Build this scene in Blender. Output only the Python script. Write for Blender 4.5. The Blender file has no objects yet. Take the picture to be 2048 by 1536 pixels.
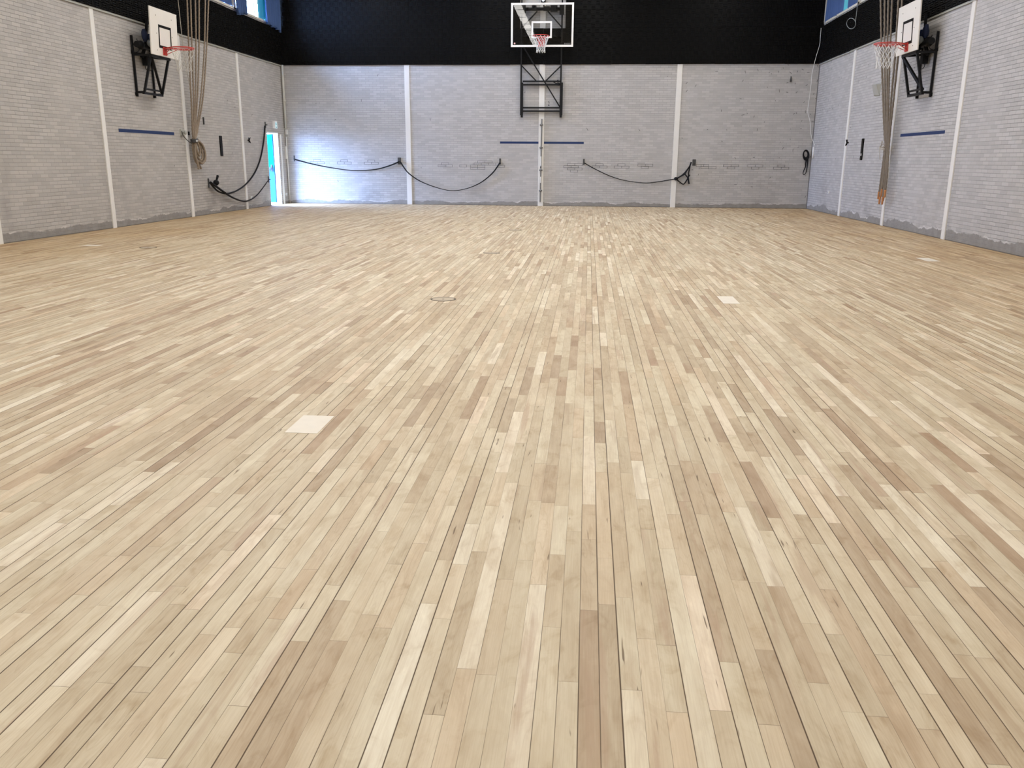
import bpy, bmesh, math, random
from mathutils import Vector, Matrix
random.seed(7)
sc = bpy.context.scene
COL = sc.collection
PI = math.pi

# ------------------------------------------------------------------ room sizes (metres)
XL, XR, YB, YF, HC, HP = -9.27, 6.452, 26.105, -2.0, 6.9, 4.036   # walls, ceiling, lower edge of the dark panels
SILL, HEAD = 5.07, 6.5
WT = 0.30

# ------------------------------------------------------------------ camera
cam_d = bpy.data.cameras.new('camera'); cam = bpy.data.objects.new('camera', cam_d); COL.objects.link(cam)
cam_d.sensor_width = 36.0; cam_d.lens = 1684.888 / 2048 * 36.0; cam_d.clip_start = 0.05; cam_d.clip_end = 200
pitch, yaw, roll = 0.260235571, 0.0865104721, 0.00658164208
cp, sp, cy, sy = math.cos(pitch), math.sin(pitch), math.cos(yaw), math.sin(yaw)
fw = Vector((-sy*cp, cy*cp, -sp)); rt0 = Vector((cy, sy, 0)); up0 = rt0.cross(fw)
rt = math.cos(roll)*rt0 + math.sin(roll)*up0; up = -math.sin(roll)*rt0 + math.cos(roll)*up0
cam.matrix_world = Matrix(((rt.x, up.x, -fw.x, 0), (rt.y, up.y, -fw.y, 0), (rt.z, up.z, -fw.z, 1.35), (0, 0, 0, 1)))
sc.camera = cam

# ------------------------------------------------------------------ daylight, exposure
SKY = 108.0
LAMP_W = 24.6
world = bpy.data.worlds.new('overcast_sky'); sc.world = world; world.use_nodes = True
bg = world.node_tree.nodes['Background']
bg.inputs[0].default_value = (0.34, 0.53, 1.0, 1); bg.inputs[1].default_value = SKY
vs = sc.view_settings
vs.view_transform = 'Standard'; vs.look = 'None'; vs.gamma = 1.0; vs.use_curve_mapping = False; vs.exposure = 0.0

def portal(name, loc, rot, sx, sy_):
    l = bpy.data.lights.new(name, 'AREA'); l.shape = 'RECTANGLE'; l.size = sx; l.size_y = sy_
    l.cycles.is_portal = True
    o = bpy.data.objects.new(name, l); COL.objects.link(o); o.location = loc; o.rotation_euler = rot
    return o

# ------------------------------------------------------------------ measured curves (metres)
LROPES=[[(-8.851,19.239,4.676),(-8.956,19.352,3.667),(-9.05,19.46,2.723),(-9.113,19.539,2.074),(-9.141,19.565,1.788),(-9.151,19.556,1.698),(-9.151,19.547,1.464),(-9.151,19.612,1.273),(-9.151,19.777,1.182),(-9.151,19.847,1.136),(-9.151,19.865,1.09)],[(-8.851,19.412,4.705),(-8.951,19.494,3.684),(-9.042,19.57,2.731),(-9.102,19.58,2.076),(-9.129,19.565,1.788),(-9.135,19.56,1.698),(-9.135,19.564,1.464),(-9.135,19.655,1.273),(-9.135,19.828,1.216),(-9.135,20.01,1.319),(-9.135,20.098,1.492),(-9.135,19.993,1.639),(-9.135,19.803,1.748),(-9.135,19.649,1.756)],[(-8.851,19.653,4.746),(-8.947,19.689,3.707),(-9.034,19.655,2.737),(-9.091,19.608,2.077),(-9.117,19.578,1.788),(-9.119,19.564,1.699),(-9.119,19.593,1.52),(-9.119,19.689,1.352),(-9.119,19.834,1.285),(-9.119,19.934,1.387),(-9.119,19.915,1.558),(-9.119,19.807,1.681),(-9.119,19.64,1.756)],[(-8.851,19.847,4.778),(-8.943,19.835,3.724),(-9.025,19.741,2.743),(-9.081,19.623,2.078),(-9.105,19.565,1.788),(-9.103,19.556,1.699),(-9.103,19.536,1.408),(-9.103,19.604,1.228),(-9.103,19.638,1.138),(-9.103,19.629,1.092)],[(-8.851,20.179,4.835),(-8.938,20.105,3.756),(-9.017,19.907,2.755),(-9.074,19.663,2.024),(-9.093,19.565,1.788),(-9.087,19.56,1.699),(-9.087,19.597,1.498),(-9.087,19.708,1.398),(-9.087,19.757,1.511),(-9.087,19.703,1.634),(-9.087,19.59,1.722)],[(-8.851,20.356,4.864),(-8.926,20.234,3.879),(-9.009,20.009,2.762),(-9.063,19.704,2.025),(-9.081,19.565,1.788),(-9.071,19.558,1.732),(-9.071,19.76,1.703),(-9.071,19.924,1.593),(-9.071,19.986,1.434),(-9.071,19.946,1.296),(-9.071,19.769,1.217),(-9.071,19.648,1.274)]]
RROPES=[[(6.032,19.869,4.655),(6.122,19.741,3.652),(6.212,19.558,2.631),(6.274,19.399,1.91),(6.292,19.348,1.704),(6.292,19.35,1.081),(6.292,19.397,0.573)],[(6.032,19.603,4.61),(6.117,19.528,3.627),(6.202,19.398,2.621),(6.261,19.279,1.907),(6.278,19.242,1.702),(6.278,19.212,1.083),(6.278,19.252,0.473)],[(6.032,19.361,4.569),(6.122,19.367,3.608),(6.212,19.301,2.614),(6.274,19.256,1.906),(6.292,19.253,1.702),(6.292,19.191,1.084),(6.292,19.223,0.633)],[(6.032,19.124,4.529),(6.117,19.178,3.586),(6.202,19.177,2.606),(6.261,19.169,1.904),(6.278,19.148,1.7),(6.278,19.054,1.086),(6.278,19.058,0.472)],[(6.032,18.743,4.465),(6.122,18.854,3.547),(6.203,19.029,2.695),(6.27,19.135,1.954),(6.292,19.144,1.7),(6.292,19.05,1.086),(6.292,19.063,0.546)],[(6.032,18.522,4.427),(6.117,18.66,3.525),(6.193,18.848,2.682),(6.257,19.019,1.95),(6.278,19.055,1.699),(6.278,18.961,1.088),(6.278,18.953,0.623)]]
THIN_L=[(-8.971,19.06,4.647),(-9.021,19.216,3.755),(-9.071,19.412,3.253),(-9.121,19.586,2.732),(-9.141,19.569,2.185),(-9.151,19.548,1.787)]
CLEATCORD=[(-9.221,19.201,1.931),(-9.211,19.223,1.844),(-9.191,19.312,1.759),(-9.171,19.433,1.696),(-9.141,19.489,1.664)]
B1=[(-8.999,26.045,1.32),(-8.751,26.045,1.255),(-8.441,26.045,1.183),(-7.898,26.045,1.083),(-7.167,26.045,0.999),(-6.497,26.045,1.034),(-6.028,26.045,1.155),(-5.731,26.045,1.275)]
B2=[(-5.701,26.045,1.26),(-5.597,26.045,1.099),(-5.447,26.045,0.923),(-5.113,26.045,0.704),(-4.654,26.045,0.53),(-4.193,26.045,0.431),(-3.732,26.045,0.479),(-3.272,26.045,0.661),(-2.891,26.045,0.958),(-2.665,26.045,1.266)]
B3=[(-0.134,26.045,1.268),(0.183,26.045,1.097),(0.635,26.045,0.898),(1.085,26.045,0.771),(1.679,26.045,0.704),(2.119,26.045,0.751),(2.584,26.045,0.834)]
B3T=[[(2.584,26.045,0.834),(2.726,26.045,0.914),(2.837,26.045,1.016),(2.958,26.045,1.189),(3.001,26.045,1.317)],[(2.581,26.015,0.835),(2.709,26.015,0.9),(2.822,26.015,0.966),(2.875,26.015,1.06),(2.955,26.015,1.189)],[(2.584,26.035,0.827),(2.736,26.035,0.713),(2.812,26.035,0.678),(2.867,26.035,0.743),(2.932,26.035,0.873),(2.95,26.035,1.06),(2.982,26.035,1.26)],[(2.82,26.005,0.98),(2.882,26.005,0.916),(2.929,26.005,0.874),(2.975,26.005,0.953)],[(2.93,26.025,0.888),(2.951,26.025,0.787),(2.971,26.025,0.686)]]
L1=[(-9.151,20.318,0.755),(-9.161,20.491,0.656),(-9.171,20.78,0.538),(-9.191,21.264,0.471),(-9.201,21.86,0.5),(-9.201,22.554,0.646),(-9.211,23.263,0.922),(-9.221,23.8,1.296),(-9.221,24.155,1.776),(-9.231,24.381,2.233)]
L2=[(-9.131,20.276,0.769),(-9.131,20.516,0.691),(-9.141,20.95,0.544),(-9.151,21.554,0.36),(-9.191,22.347,0.228),(-9.201,22.896,0.25),(-9.211,23.413,0.363),(-9.221,23.926,0.552),(-9.231,24.375,0.736)]
COIL=[(6.264,26.055,1.658),(6.288,26.055,1.65),(6.31,26.055,1.628),(6.326,26.055,1.596),(6.334,26.055,1.557),(6.333,26.055,1.518),(6.323,26.055,1.486),(6.305,26.055,1.464),(6.283,26.055,1.456),(6.259,26.055,1.463),(6.237,26.055,1.485),(6.22,26.055,1.518),(6.212,26.055,1.556),(6.213,26.055,1.595),(6.223,26.055,1.628),(6.241,26.055,1.65),(6.265,26.045,1.663),(6.293,26.045,1.654),(6.318,26.045,1.629),(6.337,26.045,1.59),(6.347,26.045,1.545),(6.346,26.045,1.499),(6.334,26.045,1.46),(6.314,26.045,1.434),(6.287,26.045,1.425),(6.259,26.045,1.434),(6.234,26.045,1.459),(6.215,26.045,1.498),(6.205,26.045,1.544),(6.206,26.045,1.589),(6.218,26.045,1.628),(6.239,26.045,1.654),(6.266,26.035,1.669),(6.298,26.035,1.658),(6.327,26.035,1.629),(6.349,26.035,1.584),(6.36,26.035,1.532),(6.359,26.035,1.479),(6.346,26.035,1.435),(6.322,26.035,1.405),(6.292,26.035,1.394),(6.26,26.035,1.404),(6.231,26.035,1.434),(6.209,26.035,1.478),(6.198,26.035,1.531),(6.2,26.035,1.584),(6.213,26.035,1.628),(6.236,26.035,1.658),(6.268,26.025,1.674)]
COILT=[[(6.308,26.055,1.409),(6.296,26.055,1.311),(6.298,26.055,1.212),(6.265,26.055,1.113),(6.245,26.055,1.02),(6.263,26.055,0.978)],[(6.344,26.055,1.48),(6.346,26.055,1.311),(6.341,26.055,1.142),(6.329,26.055,1.042),(6.292,26.055,0.978),(6.263,26.055,0.978)]]
WCORD=[(6.36,25.995,4.964),(6.36,25.995,4.729),(6.36,25.995,4.52),(6.284,25.995,4.151),(6.226,25.995,3.752),(6.226,25.995,3.389),(6.206,25.995,2.943),(6.205,25.995,2.725),(6.305,25.995,2.424),(6.36,25.995,2.079),(6.432,25.737,1.797)]
RINGC=[(6.367,22.729,5.135),(6.367,22.726,4.911),(6.367,22.744,4.688),(6.367,22.744,4.644),(6.367,22.713,4.603),(6.367,22.719,4.567),(6.367,22.762,4.541),(6.367,22.838,4.525),(6.367,22.94,4.523),(6.367,23.059,4.534),(6.367,23.183,4.558),(6.367,23.3,4.592),(6.367,23.398,4.634),(6.367,23.467,4.678),(6.367,23.5,4.721),(6.367,23.493,4.758),(6.367,23.447,4.785),(6.367,23.367,4.799),(6.367,23.262,4.8),(6.367,23.141,4.788),(6.367,23.018,4.763),(6.367,22.904,4.728),(6.367,22.81,4.687),(6.367,22.744,4.644)]

# ------------------------------------------------------------------ node helper
class NT:
    def __init__(s, name, rough=0.6, spec=0.3):
        s.m = bpy.data.materials.new(name); s.m.use_nodes = True; s.t = s.m.node_tree
        s.b = s.t.nodes['Principled BSDF']; s.b.inputs['Roughness'].default_value = rough
        s.b.inputs['Specular IOR Level'].default_value = spec
    def n(s, t): return s.t.nodes.new(t)
    def put(s, sock, v):
        if isinstance(v, bpy.types.NodeSocket): s.t.links.new(v, sock)
        elif v is not None:
            if isinstance(v, (tuple, list)) and len(v) == 3 and sock.type == 'RGBA': v = (*v, 1)
            sock.default_value = v
    def M(s, op, a, b=None, c=None, clamp=False):
        k = s.n('ShaderNodeMath'); k.operation = op; k.use_clamp = clamp
        for i, v in enumerate((a, b, c)):
            if v is not None: s.put(k.inputs[i], v)
        return k.outputs[0]
    def xyz(s, x, y, z):
        k = s.n('ShaderNodeCombineXYZ')
        for i, v in enumerate((x, y, z)): s.put(k.inputs[i], v)
        return k.outputs[0]
    def pos(s):
        g = s.n('ShaderNodeNewGeometry'); k = s.n('ShaderNodeSeparateXYZ'); s.t.links.new(g.outputs['Position'], k.inputs[0])
        return g.outputs['Position'], k.outputs[0], k.outputs[1], k.outputs[2]
    def sep(s, v):
        k = s.n('ShaderNodeSeparateXYZ'); s.put(k.inputs[0], v); return k.outputs
    def noise(s, v, scale=1.0, detail=2.0, rough=0.5, dist=0.0):
        k = s.n('ShaderNodeTexNoise'); s.put(k.inputs['Vector'], v); k.inputs['Scale'].default_value = scale
        k.inputs['Detail'].default_value = detail; k.inputs['Roughness'].default_value = rough; k.inputs['Distortion'].default_value = dist
        return k.outputs[0]
    def white(s, v, dim='3D'):
        k = s.n('ShaderNodeTexWhiteNoise'); k.noise_dimensions = dim
        s.put(k.inputs['W' if dim == '1D' else 'Vector'], v)
        return k.outputs['Value'], k.outputs['Color']
    def ramp(s, f, stops, interp='LINEAR'):
        k = s.n('ShaderNodeValToRGB'); e = k.color_ramp.elements; k.color_ramp.interpolation = interp
        while len(e) < len(stops): e.new(0.5)
        for i, (p, c) in enumerate(stops): e[i].position = p; e[i].color = (*c, 1) if not isinstance(c, float) else (c, c, c, 1)
        s.put(k.inputs[0], f); return k.outputs[0]
    def mix(s, f, a, b, mode='MIX'):
        k = s.n('ShaderNodeMix'); k.data_type = 'RGBA'; k.blend_type = mode
        s.put(k.inputs[0], f); s.put(k.inputs[6], a); s.put(k.inputs[7], b); return k.outputs[2]
    def smooth(s, v, a, b, lo=0.0, hi=1.0):
        k = s.n('ShaderNodeMapRange'); k.interpolation_type = 'SMOOTHSTEP'
        s.put(k.inputs[0], v); k.inputs[1].default_value = a; k.inputs[2].default_value = b
        k.inputs[3].default_value = lo; k.inputs[4].default_value = hi; return k.outputs[0]
    def bump(s, h, strength=0.3, dist=0.01):
        k = s.n('ShaderNodeBump'); k.inputs['Strength'].default_value = strength; k.inputs['Distance'].default_value = dist
        s.put(k.inputs['Height'], h); s.t.links.new(k.outputs[0], s.b.inputs['Normal'])
    def col(s, v): s.put(s.b.inputs['Base Color'], v)

MATS = {}
def plain(name, c, rough=0.5, metal=0.0, spec=0.4, var=0.06, vscale=9.0):
    if name in MATS: return MATS[name]
    a = NT(name, rough, spec); p, x, y, z = a.pos()
    f = a.noise(p, vscale, 3)
    a.col(a.mix(f, tuple(max(0, k*(1-var)) for k in c), tuple(min(1, k*(1+var)) for k in c)))
    a.b.inputs['Metallic'].default_value = metal
    MATS[name] = a.m; return a.m

# ------------------------------------------------------------------ floor: narrow sanded hardwood strips running down the hall
def floor_material():
    a = NT('sanded_maple_strips', 0.55, 0.22); p, x, y, z = a.pos()
    W = 0.0556
    u = a.M('DIVIDE', a.M('SUBTRACT', x, 0.0122), W)
    row = a.M('FLOOR', u); fu = a.M('SUBTRACT', u, row)
    r1, _ = a.white(row, '1D'); r2, _ = a.white(a.M('ADD', row, 311.7), '1D')
    L = a.M('MULTIPLY_ADD', r2, 0.48, 0.46)
    v = a.M('ADD', a.M('DIVIDE', y, L), a.M('MULTIPLY', r1, 53.0))
    ph = a.M('MULTIPLY_ADD', v, 2.4, a.M('MULTIPLY', r2, 40.0))
    vw = a.M('ADD', v, a.M('MULTIPLY', a.M('SINE', ph), 0.33))
    der = a.M('DIVIDE', a.M('MULTIPLY_ADD', a.M('COSINE', ph), 0.792, 1.0), L)
    pid = a.M('FLOOR', vw); fv = a.M('SUBTRACT', vw, pid)
    _, rc = a.white(a.xyz(row, pid, 0.0)); ra, rb, rd = a.sep(rc)
    _, rc2 = a.white(a.xyz(row, pid, 5.0)); re, rf, rg = a.sep(rc2)
    base = a.ramp(ra, [(0.0, (0.390, 0.300, 0.205)), (0.07, (0.455, 0.372, 0.260)), (0.25, (0.508, 0.432, 0.308)),
                       (0.5, (0.548, 0.475, 0.345)), (0.75, (0.585, 0.515, 0.378)), (0.92, (0.628, 0.562, 0.422)), (1.0, (0.70, 0.640, 0.51))])
    # pinkish or greenish cast from strip to strip
    base = a.mix(a.M('MULTIPLY', rb, 0.85), base, a.mix(rf, base, a.mix(1.0, base, (1.0, 0.91, 0.87), 'MULTIPLY')))
    # coarse figure
    sx = a.M('MULTIPLY_ADD', x, 16.0, a.M('MULTIPLY', rb, 90.0)); sy_ = a.M('MULTIPLY_ADD', y, 3.0, a.M('MULTIPLY', rd, 70.0))
    fig = a.noise(a.xyz(sx, sy_, a.M('MULTIPLY', re, 20.0)), 1.0, 4, 0.6, 0.6)
    base = a.mix(a.smooth(fig, 0.30, 0.74, 0.0, 0.75), a.mix(1.0, base, (1.06, 1.07, 1.08), 'MULTIPLY'), a.mix(1.0, base, (0.84, 0.79, 0.74), 'MULTIPLY'))
    # fine grain lines
    gr = a.noise(a.xyz(a.M('MULTIPLY_ADD', x, 240.0, a.M('MULTIPLY', ra, 90.0)), a.M('MULTIPLY', y, 5.0), rd), 1.0, 3, 0.6)
    base = a.mix(a.smooth(gr, 0.35, 0.75, 0.0, 0.8), base, a.mix(1.0, base, (0.90, 0.87, 0.84), 'MULTIPLY'))
    # cathedral lines on some strips
    cn = a.noise(a.xyz(a.M('MULTIPLY_ADD', x, 15.0, a.M('MULTIPLY', rg, 30.0)), a.M('MULTIPLY_ADD', y, 1.5, a.M('MULTIPLY', rb, 17.0)), 0.5), 1.0, 2.5, 0.45, 0.15)
    cl = a.M('ABSOLUTE', a.M('SUBTRACT', a.M('FRACT', a.M('MULTIPLY', cn, 13.0)), 0.5))
    wl = a.M('MULTIPLY', a.smooth(cl, 0.0, 0.16, 1.0, 0.0), a.M('MULTIPLY', a.smooth(rg, 0.35, 0.8), 0.20))
    base = a.mix(wl, base, a.mix(1.0, base, (0.66, 0.58, 0.50), 'MULTIPLY'))
    # cloudy blotches inside each strip
    bl = a.noise(a.xyz(a.M('MULTIPLY_ADD', x, 11.0, a.M('MULTIPLY', rd, 80.0)), a.M('MULTIPLY_ADD', y, 5.5, a.M('MULTIPLY', rf, 80.0)), 6.0), 1.0, 4, 0.62, 0.8)
    base = a.mix(a.smooth(bl, 0.48, 0.72, 0.0, 0.8), base, a.mix(1.0, base, a.mix(re, (0.80, 0.74, 0.66), (0.84, 0.80, 0.76)), 'MULTIPLY'))
    base = a.mix(a.smooth(bl, 0.28, 0.44, 0.6, 0.0), base, a.mix(1.0, base, (1.10, 1.11, 1.12), 'MULTIPLY'))
    # brown heartwood fading in along some strips
    hm = a.noise(a.xyz(a.M('MULTIPLY_ADD', x, 22.0, a.M('MULTIPLY', rf, 60.0)), a.M('MULTIPLY_ADD', y, 1.3, a.M('MULTIPLY', ra, 60.0)), 3.0), 1.0, 3, 0.55, 0.3)
    hmask = a.M('MULTIPLY', a.smooth(hm, 0.50, 0.64), a.smooth(re, 0.64, 0.78))
    base = a.mix(a.M('MULTIPLY', hmask, 0.48), base, a.mix(rg, (0.36, 0.27, 0.17), (0.42, 0.28, 0.20)))
    # dark mineral streaks and little knots
    ms = a.noise(a.xyz(a.M('MULTIPLY_ADD', x, 70.0, a.M('MULTIPLY', rb, 33.0)), a.M('MULTIPLY_ADD', y, 5.0, a.M('MULTIPLY', rf, 50.0)), 9.0), 1.0, 2, 0.5, 0.2)
    mk = a.M('MULTIPLY', a.smooth(ms, 0.69, 0.75), a.M('MULTIPLY', a.M('GREATER_THAN', rd, 0.55), 0.85))
    base = a.mix(mk, base, (0.13, 0.085, 0.05))
    # dirt clouds over several strips
    big = a.noise(p, 0.55, 3, 0.55); base = a.mix(a.smooth(big, 0.35, 0.7, 0.0, 0.35), base, a.mix(1.0, base, (0.93, 0.88, 0.80), 'MULTIPLY'))
    # the margins along the side and rear walls were sanded less and stay browner
    eg = a.M('ADD', a.smooth(a.M('ABSOLUTE', a.M('ADD', x, 1.41)), 3.8, 7.9, 0.0, 1.0), a.smooth(y, 19.0, 26.0, 0.0, 0.35))
    eg = a.M('MULTIPLY', eg, a.M('MULTIPLY_ADD', big, 1.1, 0.35), None, True)
    base = a.mix(eg, base, a.mix(1.0, base, (0.90, 0.775, 0.62), 'MULTIPLY'))
    # joints: strength changes from joint to joint and along each joint
    half = a.M('FLOOR', a.M('ADD', u, 0.5)); j1, _ = a.white(a.M('ADD', half, 77.3), '1D')
    jn = a.noise(a.xyz(a.M('MULTIPLY', half, 7.31), a.M('MULTIPLY', y, 0.9), 0.0), 1.0, 2)
    js = a.smooth(a.M('ADD', a.M('MULTIPLY', j1, 0.6), a.M('MULTIPLY', jn, 0.8)), 0.40, 0.95)
    du = a.M('MULTIPLY', a.M('MINIMUM', fu, a.M('SUBTRACT', 1.0, fu)), W)
    wid = a.M('MULTIPLY_ADD', js, 0.0017, 0.0008)
    ju = a.M('MULTIPLY', a.M('SUBTRACT', 1.0, a.M('DIVIDE', du, wid), None, True), a.M('MULTIPLY_ADD', js, 1.2, 0.60), None, True)
    dv = a.M('DIVIDE', a.M('MINIMUM', fv, a.M('SUBTRACT', 1.0, fv)), der)
    jv = a.M('MULTIPLY', a.M('SUBTRACT', 1.0, a.M('DIVIDE', dv, 0.0012), None, True), a.M('MULTIPLY_ADD', rg, 0.9, 0.3), None, True)
    jm = a.M('MAXIMUM', ju, jv)
    base = a.mix(jm, base, (0.075, 0.045, 0.022))
    a.col(base)
    a.bump(a.M('ADD', a.M('MULTIPLY', jm, -1.0), a.M('MULTIPLY', gr, 0.05)), 0.25, 0.002)
    return a.m

# ------------------------------------------------------------------ painted brick
def brick_material(name, axis, paint, joint, base_h, marks=0.0):
    a = NT(name, 0.62, 0.3); p, x, y, z = a.pos()
    h = x if axis == 'x' else y
    vec = a.xyz(h, z, 0.0)
    k = a.n('ShaderNodeTexBrick'); a.put(k.inputs['Vector'], vec)
    k.offset = 0.5; k.squash = 1.0
    k.inputs['Scale'].default_value = 1.0; k.inputs['Brick Width'].default_value = 0.22; k.inputs['Row Height'].default_value = 0.0625
    k.inputs['Mortar Size'].default_value = 0.0052; k.inputs['Mortar Smooth'].default_value = 0.5; k.inputs['Bias'].default_value = 0.0
    c1 = tuple(v*0.91 for v in paint); c2 = tuple(min(1, v*1.09) for v in paint)
    k.inputs['Color1'].default_value = (*c1, 1); k.inputs['Color2'].default_value = (*c2, 1); k.inputs['Mortar'].default_value = (*paint, 1)
    cover = a.noise(a.xyz(h, z, 2.0), 0.45, 3, 0.6)
    jcol = tuple(v*(1-joint) for v in paint)
    rz = a.M('FRACT', a.M('DIVIDE', z, 0.0625)); bed = a.smooth(a.M('MINIMUM', rz, a.M('SUBTRACT', 1.0, rz)), 0.07, 0.12, 1.0, 0.6)   # head joints are filled with more paint
    jf = a.M('MULTIPLY', a.M('MULTIPLY', k.outputs['Fac'], bed), a.smooth(cover, 0.30, 0.66, 0.22, 1.0))
    grime = a.noise(vec, 1.1, 4, 0.6)
    c = a.mix(a.smooth(grime, 0.3, 0.75, 0.0, 0.5), k.outputs['Color'], a.mix(1.0, k.outputs['Color'], (0.88, 0.87, 0.85), 'MULTIPLY'))
    c = a.mix(jf, c, jcol)
    fine = a.noise(vec, 38.0, 3, 0.6); c = a.mix(a.smooth(fine, 0.4, 0.8, 0.0, 0.35), c, a.mix(1.0, c, (0.9, 0.89, 0.88), 'MULTIPLY'))
    if marks > 0:   # ball and shoe scuffs
        for q, (cell, seed) in enumerate(((0.26, 0.0), (0.41, 13.0))):
            ch, cz = a.M('DIVIDE', h, cell), a.M('DIVIDE', z, cell)
            ih, iz = a.M('FLOOR', ch), a.M('FLOOR', cz)
            _, rc = a.white(a.xyz(ih, iz, seed)); ra, rb, rd = a.sep(rc)
            lx = a.M('MULTIPLY', a.M('SUBTRACT', a.M('SUBTRACT', ch, ih), a.M('MULTIPLY_ADD', ra, 0.5, 0.25)), cell)
            lz = a.M('MULTIPLY', a.M('SUBTRACT', a.M('SUBTRACT', cz, iz), a.M('MULTIPLY_ADD', rb, 0.5, 0.25)), cell)
            an = a.M('MULTIPLY', rd, 3.1416); cs, sn = a.M('COSINE', an), a.M('SINE', an)
            ex = a.M('ADD', a.M('MULTIPLY', lx, cs), a.M('MULTIPLY', lz, sn)); ez = a.M('SUBTRACT', a.M('MULTIPLY', lz, cs), a.M('MULTIPLY', lx, sn))
            dd = a.M('MAXIMUM', a.M('DIVIDE', a.M('ABSOLUTE', ex), a.M('MULTIPLY_ADD', ra, 0.034, 0.012)), a.M('DIVIDE', a.M('ABSOLUTE', ez), 0.0075))
            zone = a.noise(a.xyz(h, z, 7.0 + seed), 0.35, 2)
            if axis == 'x': far = a.M('MULTIPLY', a.smooth(h, 1.5, 6.0, 0.05, 1.0), a.smooth(z, 0.8, 3.6, 0.15, 1.0))
            else: far = a.M('MULTIPLY', a.smooth(h, 17.0, 25.5, 0.12, 1.0), a.smooth(z, 0.8, 3.4, 0.2, 1.0))
            pick = a.M('LESS_THAN', a.white(a.xyz(ih, iz, 40.0 + seed))[0], a.M('MULTIPLY', a.M('MULTIPLY', far, a.smooth(zone, 0.3, 0.62)), marks))
            mk = a.M('MULTIPLY', a.smooth(dd, 0.75, 1.1, 1.0, 0.0), pick)
            c = a.mix(a.M('MULTIPLY', mk, 0.8), c, (0.06, 0.055, 0.05))
    smud = a.M('MULTIPLY', a.smooth(a.noise(a.xyz(h, a.M('MULTIPLY', z, 0.7), 11.0), 0.55, 4, 0.6), 0.52, 0.68), a.smooth(z, 0.2, 1.7, 0.75, 0.0))
    c = a.mix(smud, c, a.mix(1.0, c, (0.70, 0.69, 0.69), 'MULTIPLY'))
    # bare damp cement along the foot of the wall, paint flaking white at its edge
    e1 = a.noise(a.xyz(h, 0.0, 4.0), 0.9, 5, 0.62); e2 = a.noise(vec, 9.0, 3, 0.6)
    edge = a.M('ADD', a.M('MULTIPLY', a.smooth(e1, 0.30, 0.72), base_h), a.M('MULTIPLY_ADD', e2, 0.07, 0.03))
    dz = a.M('SUBTRACT', edge, z)
    bare = a.smooth(dz, -0.006, 0.008)
    flake = a.M('MULTIPLY', a.smooth(a.M('ABSOLUTE', dz), 0.006, 0.022, 1.0, 0.0), a.smooth(a.noise(vec, 2.2, 3), 0.5, 0.6))
    bcol = a.mix(a.noise(vec, 6.0, 4, 0.65), (0.17, 0.16, 0.15), (0.36, 0.345, 0.325))
    c = a.mix(bare, c, bcol)
    c = a.mix(a.M('MULTIPLY', flake, 0.8), c, tuple(min(1, v*1.35) for v in paint))
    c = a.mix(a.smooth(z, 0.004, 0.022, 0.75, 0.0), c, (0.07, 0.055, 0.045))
    a.col(c)
    a.bump(a.M('ADD', a.M('MULTIPLY', k.outputs['Fac'], -1.0), a.M('MULTIPLY', fine, 0.25)), 0.45, 0.006)
    return a.m

PAINT = (0.475, 0.462, 0.452)
M_FLOOR = floor_material()
M_BRK_B = brick_material('painted_brick_back', 'x', PAINT, 0.37, 0.085, 0.9)
M_BRK_L = brick_material('painted_brick_left', 'y', (0.448, 0.427, 0.402), 0.48, 0.11, 0.10)
M_BRK_R = brick_material('painted_brick_right', 'y', PAINT, 0.55, 0.17, 0.45)
M_POST = plain('post_white_paint', (0.76, 0.745, 0.71), 0.45, var=0.04)
M_CEIL = plain('ceiling_board', (0.55, 0.54, 0.52), 0.8)
M_BLACKSTEEL = plain('black_steel', (0.007, 0.007, 0.008), 0.45, 0.0, 0.2)
M_WHITEBOARD = plain('backboard_white', (0.78, 0.745, 0.68), 0.4, var=0.03, vscale=5)
M_BLACKLINE = plain('black_line_paint', (0.008, 0.007, 0.007), 0.5, spec=0.1)
M_RED = plain('red_hoop_paint', (0.55, 0.045, 0.035), 0.38, spec=0.5)
M_NET = plain('net_cord', (0.78, 0.78, 0.77), 0.8)
M_NETOLD = plain('aged_net_cord', (0.62, 0.59, 0.53), 0.85)
M_FRAMEW = plain('white_alu_frame', (0.83, 0.83, 0.81), 0.35, var=0.02)
M_CREAM = plain('cream_window_paint', (0.66, 0.63, 0.54), 0.5)
M_STRAP = plain('black_elastic', (0.009, 0.009, 0.011), 0.6, spec=0.15)
M_GREYMET = plain('grey_galvanised', (0.20, 0.20, 0.20), 0.45, 0.6)
M_DARKMET = plain('dark_grey_metal', (0.075, 0.075, 0.075), 0.5, 0.3)
M_BLUESTRIPE = plain('blue_stripe_paint', (0.022, 0.040, 0.115), 0.5, spec=0.15)
M_WHITEP = plain('white_plastic', (0.78, 0.78, 0.77), 0.35, var=0.02)
M_PIPE = plain('cream_pipe_paint', (0.53, 0.515, 0.46), 0.5)
M_LEATHER = plain('orange_leather', (0.46, 0.20, 0.075), 0.6)
M_GREYBOX = plain('grey_painted_sheet', (0.40, 0.40, 0.36), 0.5)
M_JOINTDARK = plain('raked_joint', (0.17, 0.165, 0.17), 0.8)
M_COVER = plain('cover_wood', (0.42, 0.345, 0.245), 0.5, var=0.1, vscale=14)
M_COVERRIM = plain('cover_brass_rim', (0.085, 0.062, 0.038), 0.6)
M_PATCH = plain('pale_inlay_wood', (0.70, 0.645, 0.55), 0.55, var=0.05, vscale=16)
M_GROUND = plain('dark_paving', (0.13, 0.13, 0.125), 0.8)
M_NAVY = plain('navy_rag', (0.02, 0.03, 0.075), 0.8)
M_RAG = plain('grey_rag', (0.26, 0.28, 0.28), 0.85)

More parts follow.
